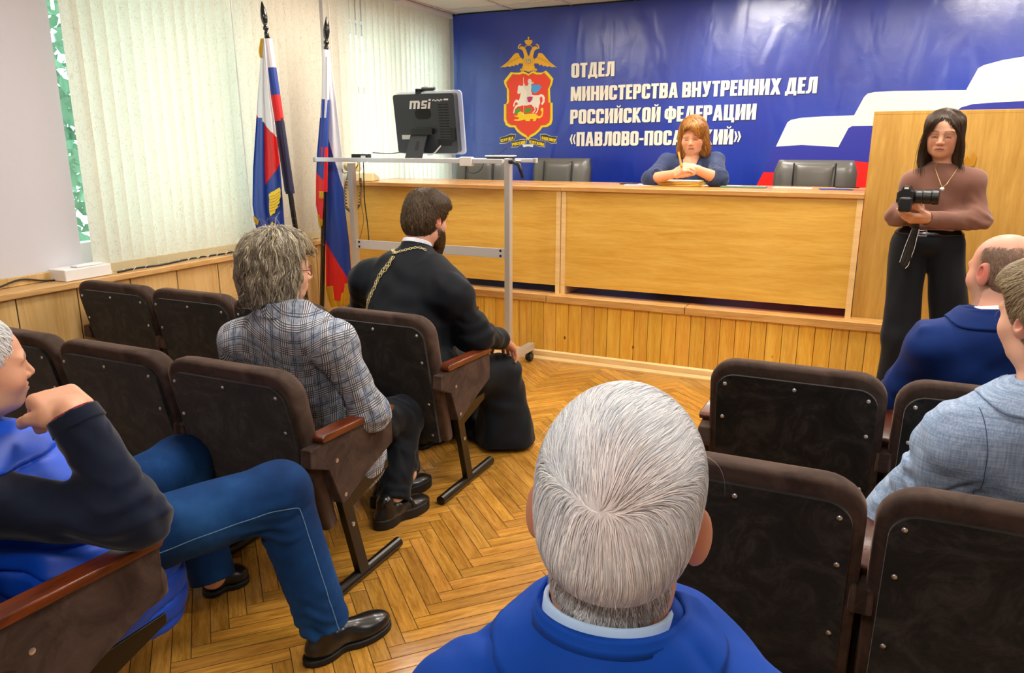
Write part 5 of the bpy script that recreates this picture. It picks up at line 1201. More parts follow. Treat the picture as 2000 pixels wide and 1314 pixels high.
shoe(t, at(598, 1300, Z=0), at(757, 1218, Z=0), .005, .05); shoe(t, at(400, 1165, Z=0)+np.array((0, 0, .0)), at(482, 1128, Z=0), .006)
# ---------------------------------------------------------------- 3 woman in plaid jacket
c = A_(549, 528, 2.14); R = rotf(-.58, -.05)
J = dict(pelvis=(-1.86, 2.20, .50), neck=A_(556, 612, 2.08), shL=A_(472, 668, 2.04), shR=A_(652, 672, 2.05), elR=A_(722, 805, 2.12), wrR=A_(700, 800, 2.40), elL=A_(448, 800, 2.12), wrL=A_(590, 800, 2.42))
J = {k: np.array(v) for k, v in J.items()}; hips(J, .08); J.update(knR=A_(788, 812, 2.66), anR=A_(768, 975, 2.46), knL=A_(735, 800, 2.72), anL=A_(795, 925, 2.60))
t = person('woman with short ash blond hair and glasses in grey plaid jacket, seated on aisle', J)
S = SDF(); torso_sdf(S, J, -.01, wid=.15); limbs_body(S, J, (.042, .036, .025)); T = head_sdf(S, c, R, .96, neckto=J['neck'], neckr=.05, fat=.004)
hand_sdf(S, J['wrR'], frame((-.6, .8, -.2), (0, 0, 1)), .9, -1); hand_sdf(S, J['wrL'], frame((.5, .8, -.2), (0, 0, 1)), .9, 1)
bake_body(S, *bounds(list(J.values())+[c+UP*.1], .15), .005, t, lambda V: head_col(V, c, R, .96, '#e3b193'), c, R, 1., .0033)
hs = SDF(); hs.ell(T((0, -.02, .045)), (.112, .13, .110), R, .01); hs.ell(T((0, -.035, -.03)), (.114, .112, .095), R, .05); hs.ell(T((0, -.05, -.085)), (.084, .074, .045), R, .05); hs.ell(T((0, .01, .07)), (.09, .085, .07), R, .03)
hs.box(T((.02, .152, -.045)), (.11, .11, .12), R, .04, .03, '-'); hs.wrinkle(.007, 32, None, None, 31, (1, 1, .5))
def two(q, C): 
    m = np.clip((q[:, 1]-.02)/.08, 0, 1)[:, None]*.5; return C*(1-m)+np.array(srgb('#d8b98a')[:3])*m
hairdo(t, hs, c-.2, c+.2, .006, ['#8a806c', '#b0a68e', '#d2c8aa', '#6b6253', '#9a8f78', '#4c443a', '#7a7060'], 13000, crown_flow(c, R, (0.01, -.03, .16), down=.55, fwd=-.15), .09, .0019, lambda q: q[:, 2] > -.12, c, R, 9, '#6c6354', 200, two, lift=.008, jitter=.17, seed=11, lv=.4, wave=(.25, .9))
# glasses, ear stud
gl_ = MB(); W2 = lambda p: tuple(T(p))
for q in (-1, 1):
    gl_.tube([W2((q*.034+.024*math.cos(a), .108-.01*abs(math.cos(a)), .0+.019*math.sin(a))) for a in np.linspace(0, 2*PI, 19)], .0015, 6, False); gl_.tube([W2((q*.058, .098, .006)), W2((q*.079, .05, .008)), W2((q*.083, -.01, .006))], .002, 6)
gl_.tube([W2((-.011, .108, .004)), W2((0, .112, .008)), W2((.011, .108, .004))], .0015, 6)
g_ = gl_.build('glasses', mat('glasses_frame', '#6d1a20', .3), t, smooth=True); g_.matrix_parent_inverse = t.matrix_world.inverted()
g_ = MB().lathe([(0, -.004), (.005, 0), (.004, .003), (0, .005)], W2((.088, -.006, -.036)), 12).build('earring', m_steel, t, smooth=True); g_.matrix_parent_inverse = t.matrix_world.inverted()
# plaid cloth: checks run with the cloth, sleeves turned with the arm
pm = NT('plaid_wool'); a = pm.n('ShaderNodeAttribute', _attribute_name='Cloth'); sp = pm.n('ShaderNodeSeparateXYZ'); pm.l(a.outputs['Vector'], sp.inputs[0])
def band(x, period, width, phase=0, soft=None):
    fr_ = pm.math('FRACT', pm.math('ADD', pm.math('DIVIDE', x, period), phase)); return pm.math('LESS_THAN', fr_, width)
def stripes(x):
    P_ = .085
    broad = band(x, P_, .34, .0); fine = band(x, P_*.36/4, .5, 0); acc = band(x, P_, .035, .45); acc2 = band(x, P_, .03, .36)
    return pm.math('MULTIPLY', broad, fine), pm.math('MAXIMUM', acc, acc2)
uf, ua = stripes(sp.outputs[0]); vf, va = stripes(sp.outputs[2])
ns = pm.noise(a.outputs['Vector'], 60, 4, .7); base = pm.ramp(ns, [(.3, '#6a7384'), (.5, '#8e98a9'), (.7, '#b5bdcb')])
dark = pm.math('MAXIMUM', pm.math('MULTIPLY', uf, .85), pm.math('MULTIPLY', vf, .85)); dark = pm.math('MAXIMUM', dark, pm.math('MULTIPLY', pm.math('MAXIMUM', ua, va), .85))
wh = pm.math('MULTIPLY', pm.math('MAXIMUM', band(sp.outputs[0], .085, .34, .0), band(sp.outputs[2], .085, .34, .0)), .5)
cc = pm.mix(wh, base, srgb('#eef0f3')); cc = pm.mix(dark, cc, srgb('#1c222e')); pm.set('Base Color', cc); pm.set('Roughness', .9); pm.set('Specular IOR Level', .15); pm.bump(ns, .3, .002); m_plaid = pm.m
jk = SDF(); torso_sdf(jk, J, .022, wid=.165, belly=.145, hip=.18, chest=.125)
for q in 'LR': limb(jk, J, ['sh'+q, 'el'+q, 'wr'+q], (.070, .062, .05), .05, (0, 1))
jk.cap(J['neck']-UP*.05, J['neck']+np.array((0, .012, .02)), .10, .07, .05, cut=(0, 1)); jk.ell((-1.80, 2.16, .44), (.185, .165, .13), None, .06); jk.ell((-1.66, 2.17, .37), (.085, .155, .11), None, .05)
jk.wrinkle(.006, 22, J['elR'], .13, 41); jk.wrinkle(.0035, 13, None, None, 42)
ef = nrm(J['elR']-J['shR']); ff = nrm(J['wrR']-J['elR'])
def plaid_uv(V):
    q = V-J['neck']; U = np.stack([q[:, 0]*.96+q[:, 1]*.6, q[:, 1], q[:, 2]+.04*np.sin(q[:, 0]*14)], 1)
    for sh, el, wr, sgn in ((J['shR'], J['elR'], J['wrR'], 1), (J['shL'], J['elL'], J['wrL'], -1)):
        e1 = nrm(el-sh); q1 = V-sh; t1 = q1@e1; sd1 = nrm(np.cross(e1, (0, 1, 0))); inarm = (t1 > -.01) & (np.linalg.norm(q1-t1[:, None]*e1, axis=1) < .093) & (((V-sh)@np.array((sgn, 0, 0))) > -.035-.12*np.clip(t1, 0, 1))
        U1 = np.stack([q1@np.array((0, 1., 0))+.7*(q1@sd1), q1[:, 1], -t1], 1); U[inarm] = U1[inarm]
        e2 = nrm(wr-el); q2 = V-el; t2_ = q2@e2; inf = (t2_ > 0) & (np.linalg.norm(q2-t2_[:, None]*e2, axis=1) < .085); U2 = np.stack([q2[:, 2]*1.2+.3*q2[:, 0], q2[:, 1], -t2_-.3], 1); U[inf] = U2[inf]
    return U
bake('plaid_jacket', jk, *bounds([J[k] for k in ('pelvis', 'neck', 'shL', 'shR', 'elL', 'elR', 'wrL', 'wrR')]+[(-1.7, 2.1, .32)], .2), .006, m_plaid, t, None, plaid_uv)
V, F = surfnet(lambda P: np.maximum(np.maximum(jk(P)-.006, np.linalg.norm(P-J['neck'], axis=1)-.10), (J['neck'][2]-.0)-P[:, 2]), J['neck']-.16, J['neck']+.16, .005); np_mesh('jacket_collar', V, F, m_plaid, t, None, plaid_uv(V))
tr = SDF()
for q in 'LR': limb(tr, J, ['hip'+q, 'kn'+q, 'an'+q], (.10, .084, .07), .05, (0, 1))
tr.wrinkle(.004, 24, None, None, 44); m_bt = cloth_mat('black_trousers', '#0d1118', '#141a22', sheen=.2)
bake('trousers', tr, *bounds([J[k] for k in ('hipL', 'hipR', 'knL', 'knR', 'anL', 'anR')]), .008, m_bt, t)
h0, t0 = np.array(at(735, 1035, Z=0)), np.array(at(832, 985, Z=0)); s_ = shoe(t, h0, t0, .005, .05, .022, .095)
st = MB().tube([tuple(h0*.42+t0*.58+np.array((-.045, 0, .05))), tuple(h0*.42+t0*.58+np.array((-.02, 0, .088))), tuple(h0*.42+t0*.58+np.array((.02, 0, .088))), tuple(h0*.42+t0*.58+np.array((.045, 0, .05)))], .009, 8).build('loafer_strap', m_shoe, s_, smooth=True); bpy.context.view_layer.update(); st.matrix_parent_inverse = s_.matrix_world.inverted()
shoe(t, h0+np.array((-.13, .16, 0)), t0+np.array((-.10, .19, 0)), .006, .05, .022, .095)
# ---------------------------------------------------------------- 4 priest
c = A_(832, 428, 3.20); R = rotf(-.18, -.22, .05)
J = dict(pelvis=(-1.92, 2.92, .52), neck=A_(812, 500, 3.12), shL=A_(722, 548, 3.07), shR=A_(880, 575, 3.0), elR=A_(930, 655, 3.08), wrR=A_(978, 662, 3.34), elL=(-2.33, 3.15, .68), wrL=(-2.15, 3.36, .60))
J = {k: np.array(v) for k, v in J.items()}; hips(J, .1); J.update(knR=A_(975, 735, 3.42), knL=A_(885, 720, 3.5), anR=np.array((-1.70, 3.40, .10)), anL=np.array((-2.02, 3.38, .10)))
t = person('bearded man in black cassock with gold chain down his back, seated in the front row', J)
S = SDF(); torso_sdf(S, J, -.01, wid=.17); limbs_body(S, J, (.05, .042, .032)); T = head_sdf(S, c, R, 1.03, neckto=J['neck'], neckr=.064, fat=.01)
HR = frame(nrm((.05, .75, -.55)), nrm((.15, .5, .8)))
hand_sdf(S, J['wrR'], HR, 1.2, -1, (.28, .32, .38, .42), .13, (.6, .2, .2)); hand_sdf(S, J['wrL'], frame((.3, .8, -.4), (0, .3, .9)), 1.05, 1)
bake_body(S, *bounds(list(J.values())+[c+UP*.1], .16), .005, t, lambda V: head_col(V, c, R, 1.03, '#d49c82', ear='#c65b50'), c, R, 1., .0033)
hs = SDF(); hs.ell(T((0, -.016, .045)), (.091, .113, .10), R, .01); hs.ell(T((0, -.045, -.022)), (.083, .082, .078), R, .04); hs.ell(T((0, .04, .065)), (.085, .085, .075), R, .03)
hs.box(T((0, .16, -.05)), (.2, .11, .12), R, .03, .02, '-')
for q in (-1, 1): hs.ell(T((q*.10, .0, -.02)), (.03, .03, .045), R, .015, '-')
hs.plane(T((0, -.07, -.088)), R@np.array((0, .2, -1)), k=.012); hs.wrinkle(.002, 60, None, None, 50)
hairdo(t, hs, c-.19, c+.19, .006, ['#4a3a28', '#5e4a32', '#372a1d', '#735c3e', '#2b2118'], 13000, crown_flow(c, R, (0, -.06, .13), down=.3, swirl=.3), .042, .0013, lambda q: q[:, 2] > -.1, c, R, 6, '#3e3022', 90, lift=.004, jitter=.4, seed=13)
bd = SDF(); bd.ell(T((0, .075, -.10)), (.062, .05, .062), R, .02); bd.ell(T((0, .07, -.16)), (.048, .042, .055), R, .04)
for q in (-1, 1): bd.ell(T((q*.062, .035, -.065)), (.016, .04, .05), R, .03)
bd.ell(T((0, .10, -.055)), (.028, .03, .012), R, .01, '-')
V, F = surfnet(bd, c-.27, c+.2, .006); rt = sample_pts(V, F, 3500, lambda C: np.ones(len(C), bool)); Cc = pickcols(3500, ['#4a3424', '#6a4c30', '#33251a'], 6)
V, F, C = merge([(V, F, pickcols(len(V), ['#3c2c1e'], 1, .02)), comb(bd, rt, lambda P: np.tile(R@np.array((0, .25, -1.)), (len(P), 1)), .05, 6, .0022, Cc, lift=.003, jitter=.4, seed=7, settle=.5)]); np_mesh('beard', V, F, m_hair, t, C)
cs = SDF(); torso_sdf(cs, J, .03, wid=.20, belly=.17, hip=.21, chest=.14, sh=.068)
for q in 'LR': limb(cs, J, ['sh'+q, 'el'+q, 'wr'+q], (.085, .072, .052), .06, (0, 1))
cs.cap(J['neck']-UP*.05, J['neck']+np.array((0, .015, .035)), .10, .078, .04, cut=(0, 1)); cs.cap(J['neck'], J['neck']+np.array((0, .03, .2)), .068, .068, .004, mode='-')
for q in 'LR': cs.cap(J['hip'+q], J['kn'+q], .12, .105, .07); cs.cap(J['kn'+q], (J['kn'+q][0]+(.03 if q == 'R' else .05), J['kn'+q][1]-.0, -.02), .11, .17, .07)
cs.add(lambda P: (np.where(P[:, 2] < .42, .010*np.sin(P[:, 0]*34+2*np.sin(P[:, 1]*9))*np.clip((.42-P[:, 2])/.3, 0, 1), 0)).astype(f32), 0, 'd')
cs.wrinkle(.008, 18, J['elR'], .15, 51, (1, 1, 1.5)); cs.wrinkle(.006, 13, None, None, 52); cs.plane((0, 0, .025), (0, 0, -1))
m_cas = cloth_mat('black_cassock', '#0a0f16', '#101820', sheen=.12, rough=.7)
bake('cassock', cs, *bounds([J[k] for k in J], .2), .007, m_cas, t)
ring_collar(t, 'standing_collar', J['neck']+np.array((0, -.005, -.005)), J['neck']+np.array((0, .018, .052)), .086, .078, .008, m_cas)
ring_collar(t, 'white_collar', J['neck']+np.array((0, .0, .02)), J['neck']+np.array((0, .022, .068)), .076, .073, .006, cloth_mat('white_linen', '#dfe2ee'))
# chain of the pectoral cross lying over the back
def onsurf(f, pts, off):
    P = np.array(pts, float)
    for _ in range(8): P = P-grad(f, P)*(f(P)-off)[:, None]
    return P
def chain(pts, f, name, t, link=.017, off=.004):
    P = onsurf(f, pts, off); seg = np.linalg.norm(np.diff(P, axis=0), axis=1); s_ = np.concatenate([[0], np.cumsum(seg)]); n = int(s_[-1]/link); mb = MB(); G_ = grad(f, P)
    for i in range(n):
        q = (i+.5)*link; p = np.array([np.interp(q, s_, P[:, a]) for a in range(3)]); p2 = np.array([np.interp(q+.004, s_, P[:, a]) for a in range(3)]); d = nrm(p2-p+1e-9); g_ = nrm(np.array([np.interp(q, s_, G_[:, a]) for a in range(3)])); x = np.cross(d, g_)
        big = .0085 if i % 2 == 0 else .0045
        mb.tube([tuple(p+d*link*.6*math.cos(a)+x*big*math.sin(a)) for a in np.linspace(0, 2*PI, 11)], .0017, 5, False)
    o = mb.build(name, m_chn, t, smooth=True); o.matrix_parent_inverse = t.matrix_world.inverted()
m_chn = mat('gilt_chain', '#dccf9a', .28, .75)
jn = A_(772, 496, 3.0); 
chain([jn*(1-k)+A_(742, 602, 2.96)*k+np.array((.006, -.03, 0)) for k in np.linspace(0, 1, 16)], cs, 'chain_pendant', t); chain([jn*(1-k)+A_(740, 602, 2.96)*k+np.array((-.01, -.03, 0)) for k in np.linspace(0, 1, 16)], cs, 'chain_pendant', t)
chain([jn*(1-k)+A_(760, 476, 3.08)*k for k in np.linspace(0, 1, 8)], cs, 'neck_chain', t, .012); chain([jn*(1-k)+A_(835, 487, 3.06)*k+np.array((0, 0, .015*math.sin(k*3.1))) for k in np.linspace(0, 1, 12)], cs, 'neck_chain', t, .012)
shoe(t, (-1.70, 3.36, 0), (-1.68, 3.62, 0), .008); shoe(t, at(850, 868, Z=0)+np.array((-.05, -.1, 0)), at(868, 855, Z=0), .008)
# ---------------------------------------------------------------- 5 speaking woman at the table
c = A_(1354, 268, 5.72); R = rotf(PI+.04, -.2, .05)
J = dict(pelvis=(-1.22, 6.0, STG+.48), neck=A_(1352, 308, 5.76), shR=A_(1302, 316, 5.78), shL=A_(1398, 314, 5.78), elR=A_(1272, 350, 5.56), elL=A_(1403, 349, 5.56), wrR=A_(1318, 339, 5.40), wrL=A_(1358, 330, 5.42))
J = {k: np.array(v) for k, v in J.items()}; hips(J, .09)
J.update(knL=J['pelvis']+np.array((.12, -.38, -.02)), knR=J['pelvis']+np.array((-.12, -.38, -.02)), anL=J['pelvis']+np.array((.12, -.36, -.40)), anR=J['pelvis']+np.array((-.12, -.36, -.40)))
t = person('woman with red brown hair in navy jacket speaking behind the table, hands clasped', J)
S = SDF(); torso_sdf(S, J, -.006, sh=.05); limbs_body(S, J, (.048, .046, .028)); T = head_sdf(S, c, R, .98, neckto=J['neck'], neckr=.052, fat=.006, mouth_down=.001)
S.ell(J['neck']+np.array((0, -.045, -.05)), (.055, .045, .06), None, .04)
HR = frame(nrm(A_(1340, 325, 5.36)-J['wrR']), nrm((-.1, -.7, .6))); hand_sdf(S, J['wrR'], HR, .98, 1, ((.5, .8, .5), (.6, .9, .5), (.75, 1, .5), (.9, 1, .5)), .06, (.3, .2, .1), k=.003)
HL = frame(nrm(A_(1332, 328, 5.36)-J['wrL']), nrm((.2, -.8, .5))); hand_sdf(S, J['wrL'], HL, .98, -1, ((.7, .9, .5), (.8, 1, .5), (.9, 1, .5), (1, 1, .5)), .03, (.3, .2, .1))
bake_body(S, *bounds(list(J.values())+[c+UP*.1], .14), .0045, t, lambda V: head_col(V, c, R, .98, '#dba27e', lip='#ac5048', lid=-.004, brow='#8a6240', cheek=.2), c, R)
hs = SDF(); hs.ell(T((0, -.018, .05)), (.094, .11, .102), R, .01); 
for q in (-1, 1): hs.ell(T((q*.078, -.01, -.03)), (.03, .06, .085), R, .03); hs.ell(T((q*.088, .0, -.10)), (.03, .04, .05), R, .03)
hs.ell(T((0, -.05, -.06)), (.085, .06, .09), R, .04); hs.ell(T((-.02, .07, .085)), (.075, .045, .035), R, .03); hs.ell(T((-.055, .075, .05)), (.022, .03, .035), R, .02)
hs.ell(T((-.05, .07, .062)), (.036, .036, .04), R, .02); hs.ell(T((.014, .128, -.02)), (.063, .08, .112), R, .015, '-')
hairdo(t, hs, c-.21, c+.21, .0065, ['#9a6226', '#b67e36', '#84501c', '#c99448', '#6e4218'], 8000, crown_flow(c, R, (.02, .02, .16), down=.6), .09, .0026, lambda q: (q[:, 2] > -.14) & ((q[:, 1] < .045) | (q[:, 2] > .10) | ((q[:, 0] < -.03) & (q[:, 2] > .06))), c, R, 8, '#8a5a20', 40, lambda q, C: C*(1-.6*np.clip((-.05-q[:, 2])/.08, 0, 1)[:, None]), lift=.005, jitter=.2, seed=15, wave=(.35, .8))
jk = SDF(); torso_sdf(jk, J, .012, sh=.044, slope=.05)
for q in 'LR': jk.cap(J['sh'+q], J['el'+q], .054, .064, .05); jk.cap(J['el'+q], J['el'+q]+(J['wr'+q]-J['el'+q])*.28, .066, .062, .03, cut=(0, 1))
jk.cap(J['neck']+np.array((0, -.10, .0)), J['neck']+np.array((0, -.11, -.22)), .055, .012, .01, mode='-'); jk.cap(J['neck']+np.array((0, -.02, 0)), J['neck']+UP*.12, .066, .07, .01, mode='-')
jk.wrinkle(.006, 24, J['elL'], .14, 61); jk.wrinkle(.006, 24, J['elR'], .14, 62); jk.wrinkle(.003, 14, None, None, 63)
m_nj = cloth_mat('navy_jacket', '#2a3450', '#333f60', sheen=.3); bake('jacket', jk, *bounds([J[k] for k in ('pelvis', 'neck', 'shL', 'shR', 'elL', 'elR')], .17), .006, m_nj, t)
for q in (-1, 1):
    P = np.array([J['neck']+np.array((q*.07, -.02, .02)), J['neck']+np.array((q*.085, -.10, -.06)), J['neck']+np.array((q*.10, -.15, -.09)), J['neck']+np.array((q*.06, -.15, -.14)), J['neck']+np.array((q*.02, -.16, -.22)), J['neck']+np.array((q*.035, -.13, -.1)), J['neck']+np.array((q*.05, -.08, -.03))])
    for _ in range(6): P = P-grad(jk, P)*(jk(P)-.009)[:, None]
    mb = MB(); cen = P.mean(0); cen = cen-grad(jk, cen[None])[0]*(jk(cen[None])[0]-.013); mb.add([tuple(p) for p in P]+[tuple(cen)], [(i, (i+1) % 7, 7) for i in range(7)]); o = mb.build('lapel', m_nj, t, smooth=True); o.modifiers.new('s', 'SOLIDIFY').thickness = .004; o.matrix_parent_inverse = t.matrix_world.inverted()
tp = SDF(); torso_sdf(tp, J, .004, sh=.045); tp.cap(J['neck']+np.array((0, -.10, .04)), J['neck']+np.array((0, -.10, -.08)), .07, .035, .01, mode='-'); tp.cap(J['neck'], J['neck']+UP*.12, .07, .08, .01, mode='-'); tp.plane(J['neck']-UP*.02, UP)
bake('black_top', tp, *bounds([J[k] for k in ('pelvis', 'neck', 'shL', 'shR')], .15), .006, m_bt, t)
tr = SDF()
for q in 'LR': limb(tr, J, ['hip'+q, 'kn'+q, 'an'+q], (.095, .075, .065), .05, (0, 1))
bake('trousers', tr, *bounds([J[k] for k in ('hipL', 'hipR', 'knL', 'knR', 'anL', 'anR')]), .012, m_bt, t)
for q in 'LR': a = J['an'+q]; shoe(t, (a[0], a[1]+.06, STG+.0), (a[0], a[1]-.18, STG+.0), .009)
pe = MB().tube([tuple(A_(1331, 325, 5.33)), tuple(A_(1325, 297, 5.36))], [.0075, .0065], 10).tube([tuple(A_(1332, 328, 5.33)), tuple(A_(1331, 325, 5.33))], [.002, .0072], 10).build('pencil', mat('orange_pen', '#d98a2e', .4)); tag(pe, 'orange pen held upright in the clasped hands of the speaking woman', 'pen')
# ---------------------------------------------------------------- 6 photographer standing by the lectern
c = A_(1843, 262, 4.60); R = rotf(PI-.16, -.16, -.03)
J = dict(pelvis=A_(1812, 470, 4.66), neck=A_(1846, 328, 4.64), shR=A_(1783, 350, 4.64), shL=A_(1903, 350, 4.64), elR=A_(1757, 422, 4.62), elL=A_(1908, 432, 4.60), wrR=A_(1790, 414, 4.42), wrL=A_(1812, 427, 4.42))
J = {k: np.array(v) for k, v in J.items()}; hips(J, -.085)
gx0 = A_(1752, 640, 4.62)[0]; J.update(knR=np.array((A_(1765, 600, 4.60)[0], 4.60, .52)), anR=np.array((A_(1752, 700, 4.6)[0], 4.62, .09)), knL=np.array((A_(1865, 600, 4.64)[0], 4.64, .52)), anL=np.array((A_(1872, 700, 4.64)[0], 4.66, .09)))
J['hipR'], J['hipL'] = J['pelvis']+np.array((-.085, 0, -.03)), J['pelvis']+np.array((.085, 0, -.03))
t = person('young woman with long dark hair and brown sweater standing and holding a camera', J)
S = SDF()
def tors(S, g): 
    S.ell(J['neck']*.7+J['pelvis']*.3, (.135+g, .09+g, .15+g), None, .05); S.ell(J['neck']*.35+J['pelvis']*.65, (.115+g, .085+g, .14+g), None, .06); S.ell(J['pelvis'], (.155+g, .11+g, .11+g), None, .05)
    m_ = J['neck']-UP*.062
    for q in 'LR': S.cap(J['sh'+q]-UP*.012, m_, .036+g, .05+g, .05)
tors(S, -.008); limbs_body(S, J, (.038, .033, .022), (.075, .05, .038)); T = head_sdf(S, c, R, .96, neckto=J['neck']-UP*.03, neckr=.045, mouth_down=.004, fat=-.004)
HL = frame(nrm(A_(1757, 425, 4.36)-J['wrL']), nrm((.1, -.6, -.8))); hand_sdf(S, J['wrL'], HL, .92, 1, (.25, .3, .35, .4), .05, (.4, .2, .1))
HR = frame(nrm(A_(1772, 396, 4.34)-J['wrR']), nrm((-.3, -.8, .1))); hand_sdf(S, J['wrR'], HR, .92, 1, ((.5, .6, .4), (.5, .7, .4), (.6, .8, .4), (.6, .9, .4)), .06, (.5, .2, .1))
bake_body(S, *bounds(list(J.values())+[c+UP*.1], .13), .0042, t, lambda V: head_col(V, c, R, .96, '#d9a486', lip='#b0605a', lid=-.003, brow='#4a3328', cheek=.18), c, R)
hs = SDF(); hs.ell(T((0, -.018, .042)), (.082, .107, .086), R, .01)
for q in (-1, 1): hs.ell(T((q*.074, -.012, -.02)), (.016, .045, .10), R, .03); hs.ell(T((q*.085, -.012, -.12)), (.020, .035, .07), R, .03)
hs.ell(T((0, -.06, -.06)), (.08, .045, .13), R, .04); hs.ell(T((.0, .125, -.02)), (.061, .078, .115), R, .02, '-')
hairdo(t, hs, c-.26, c+.2, .0055, ['#33241a', '#4a3626', '#241910', '#5e4731'], 9000, crown_flow(c, R, (0, .03, .14), down=.9), .14, .0015, lambda q: q[:, 2] > -.16, c, R, 9, '#2e2118', 12, lift=.003, jitter=.08, seed=17)
# loose locks over the shoulders and the fringe
def lock(a, pts, n, r, seed):
    rs = np.random.RandomState(seed); P = np.array(pts); tt = np.linspace(0, 1, 9); out = []
    for i in range(n):
        o = rs.randn(3)*r; Q = np.stack([np.interp(tt, np.linspace(0, 1, len(P)), P[:, k]) for k in range(3)], 1)+o*(.3+tt[:, None])+rs.randn(3)*.006*tt[:, None]**2
        sdv = np.array((1, .3, 0.))*.0016; nn = np.array((0, -.0012, 0)); V = np.stack([Q-sdv*(1-.7*tt[:, None]), Q+nn, Q+sdv*(1-.7*tt[:, None])], 1).reshape(-1, 3)
        i0 = (np.arange(8)*3)[:, None]; j = np.arange(2)[None]; q = i0+j; F = np.stack([q, q+1, q+4, q+3], -1).reshape(-1, 4); out.append((V, F, pickcols(len(V), ['#3a2a1e', '#4a3626', '#2a1d14'], seed+i, 0)))
    return out
ps = lock(0, [T((-.03, .085, .09)), T((-.05, .10, .06)), T((-.075, .075, .02)), T((-.088, .04, -.04)), T((-.095, .03, -.13)), T((-.11, .03, -.21))], 40, .006, 1)+lock(0, [T((.03, .085, .09)), T((.045, .10, .07)), T((.07, .08, .03)), T((.085, .05, -.03)), T((.09, .05, -.12)), T((.08, .075, -.20))], 45, .007, 100)
ps += lock(0, [T((.01, .09, .10)), T((.03, .108, .075)), T((.05, .10, .04)), T((.066, .085, .01))], 25, .004, 200)
V, F, C = merge(ps); np_mesh('front_locks', V, F, m_hair, t, C)
jk = SDF(); tors(jk, .014)
for q in 'LR': limb(jk, J, ['sh'+q, 'el'+q, 'wr'+q], (.048, .053, .036), .045, (0, 1))
jk.cap(J['neck']-UP*.06, J['neck']-UP*.004, .07, .056, .03, cut=(0, 1)); jk.cap(J['neck'], J['neck']+UP*.12, .047, .047, .004, mode='-')
jk.plane(J['pelvis']+UP*.075, -UP, k=.01); jk.wrinkle(.006, 22, J['elL'], .12, 71); jk.wrinkle(.005, 22, J['elR'], .12, 72); jk.wrinkle(.006, 9, None, None, 73)
m_sw = cloth_mat('brown_knit', '#785448', '#876254', weave=400, sheen=.5, rough=.9); bake('sweater', jk, *bounds([J[k] for k in ('pelvis', 'neck', 'shL', 'shR', 'elL', 'elR', 'wrL', 'wrR')], .15), .0055, m_sw, t)
for q in 'LR': u = nrm(J['wr'+q]-J['el'+q]); ring_collar(t, 'sweater_cuff', J['wr'+q]-u*.03, J['wr'+q]+u*.003, .040, .037, .008, m_sw)
band_collar(t, 'neck_band', J['neck'], (0, -.1, 1), m_sw, .066, .056, -.03, .0, .004)
tr = SDF(); tr.ell(J['pelvis'], (.165, .12, .09), None, .03)
for q, sx in (('R', -.02), ('L', .02)): tr.cap(J['hip'+q]+UP*.0, J['kn'+q], .098, .088, .022); tr.cap(J['kn'+q], J['an'+q]-UP*.06, .088, .098, .03, cut=(0, 1))
tr.plane(J['pelvis']+UP*.075, UP, k=.005); tr.wrinkle(.005, 12, None, None, 75, (1, 1, .4)); tr.plane((0, 0, .035), (0, 0, -1))
bake('wide_trousers', tr, *bounds([J[k] for k in ('pelvis', 'hipL', 'hipR', 'knL', 'knR', 'anL', 'anR')], .16), .008, m_bt, t)
S2 = SDF(); S2.add(lambda P: np.maximum(tr(P)-.006, np.abs(P[:, 2]-J['pelvis'][2]-.052)-.014)); bl = bake('leather_belt', S2, J['pelvis']-.22, J['pelvis']+.22, .005, m_shoe, t)
bp_ = A_(1803, 450, 4.53); o = MB().box((-.02, -.006, -.016), (.02, .0, -.012)).box((-.02, -.006, .012), (.02, 0, .016)).box((-.02, -.006, -.016), (-.016, 0, .016)).box((.016, -.006, -.016), (.02, 0, .016)).build('belt_buckle', m_steel, bl, bevel=.001)
o.location = (bp_[0], J['pelvis'][1]-.128, J['pelvis'][2]+.052); bpy.context.view_layer.update(); o.matrix_parent_inverse = bl.matrix_world.inverted()
nkc = [J['neck']+np.array((-.05, -.01, .02)), J['neck']+np.array((-.045, -.055, -.01)), J['neck']+np.array((-.02, -.12, -.075)), J['neck']+np.array((-.01, -.125, -.095))]; nk2 = [J['neck']+np.array((.05, -.01, .02)), J['neck']+np.array((.045, -.055, -.01)), J['neck']+np.array((.01, -.12, -.075)), nkc[-1]]
def ons(P, off=.002):
    P = np.array(P, float); tt = np.linspace(0, 1, 20); P = np.stack([np.interp(tt, np.linspace(0, 1, len(P)), P[:, k]) for k in range(3)], 1)
    fu = lambda X: np.minimum(jk(X), S(X))
    for _ in range(6): d = fu(P)-off; P = P-grad(fu, P)*np.where(d < .012, d, 0)[:, None]
    return [tuple(p) for p in P]
o = MB().tube(ons(nkc), .0014, 5).tube(ons(nk2), .0014, 5).build('necklace', mat('fine_gold', '#e2c58a', .3, .7), t, smooth=True); o.matrix_parent_inverse = t.matrix_world.inverted()
pp = np.array(ons(nkc)[-1]); o2 = MB().lathe([(0, -.004), (.011, -.002), (.011, .002), (0, .004)], tuple(pp+np.array((0, -.004, -.008))), 14, 'y').build('pendant', m_steel, o, smooth=True); bpy.context.view_layer.update(); o2.matrix_parent_inverse = o.matrix_world.inverted()
for q in 'LR': a = J['an'+q]; shoe(t, (a[0], a[1]+.06, 0), (a[0], a[1]-.18, 0), .008)
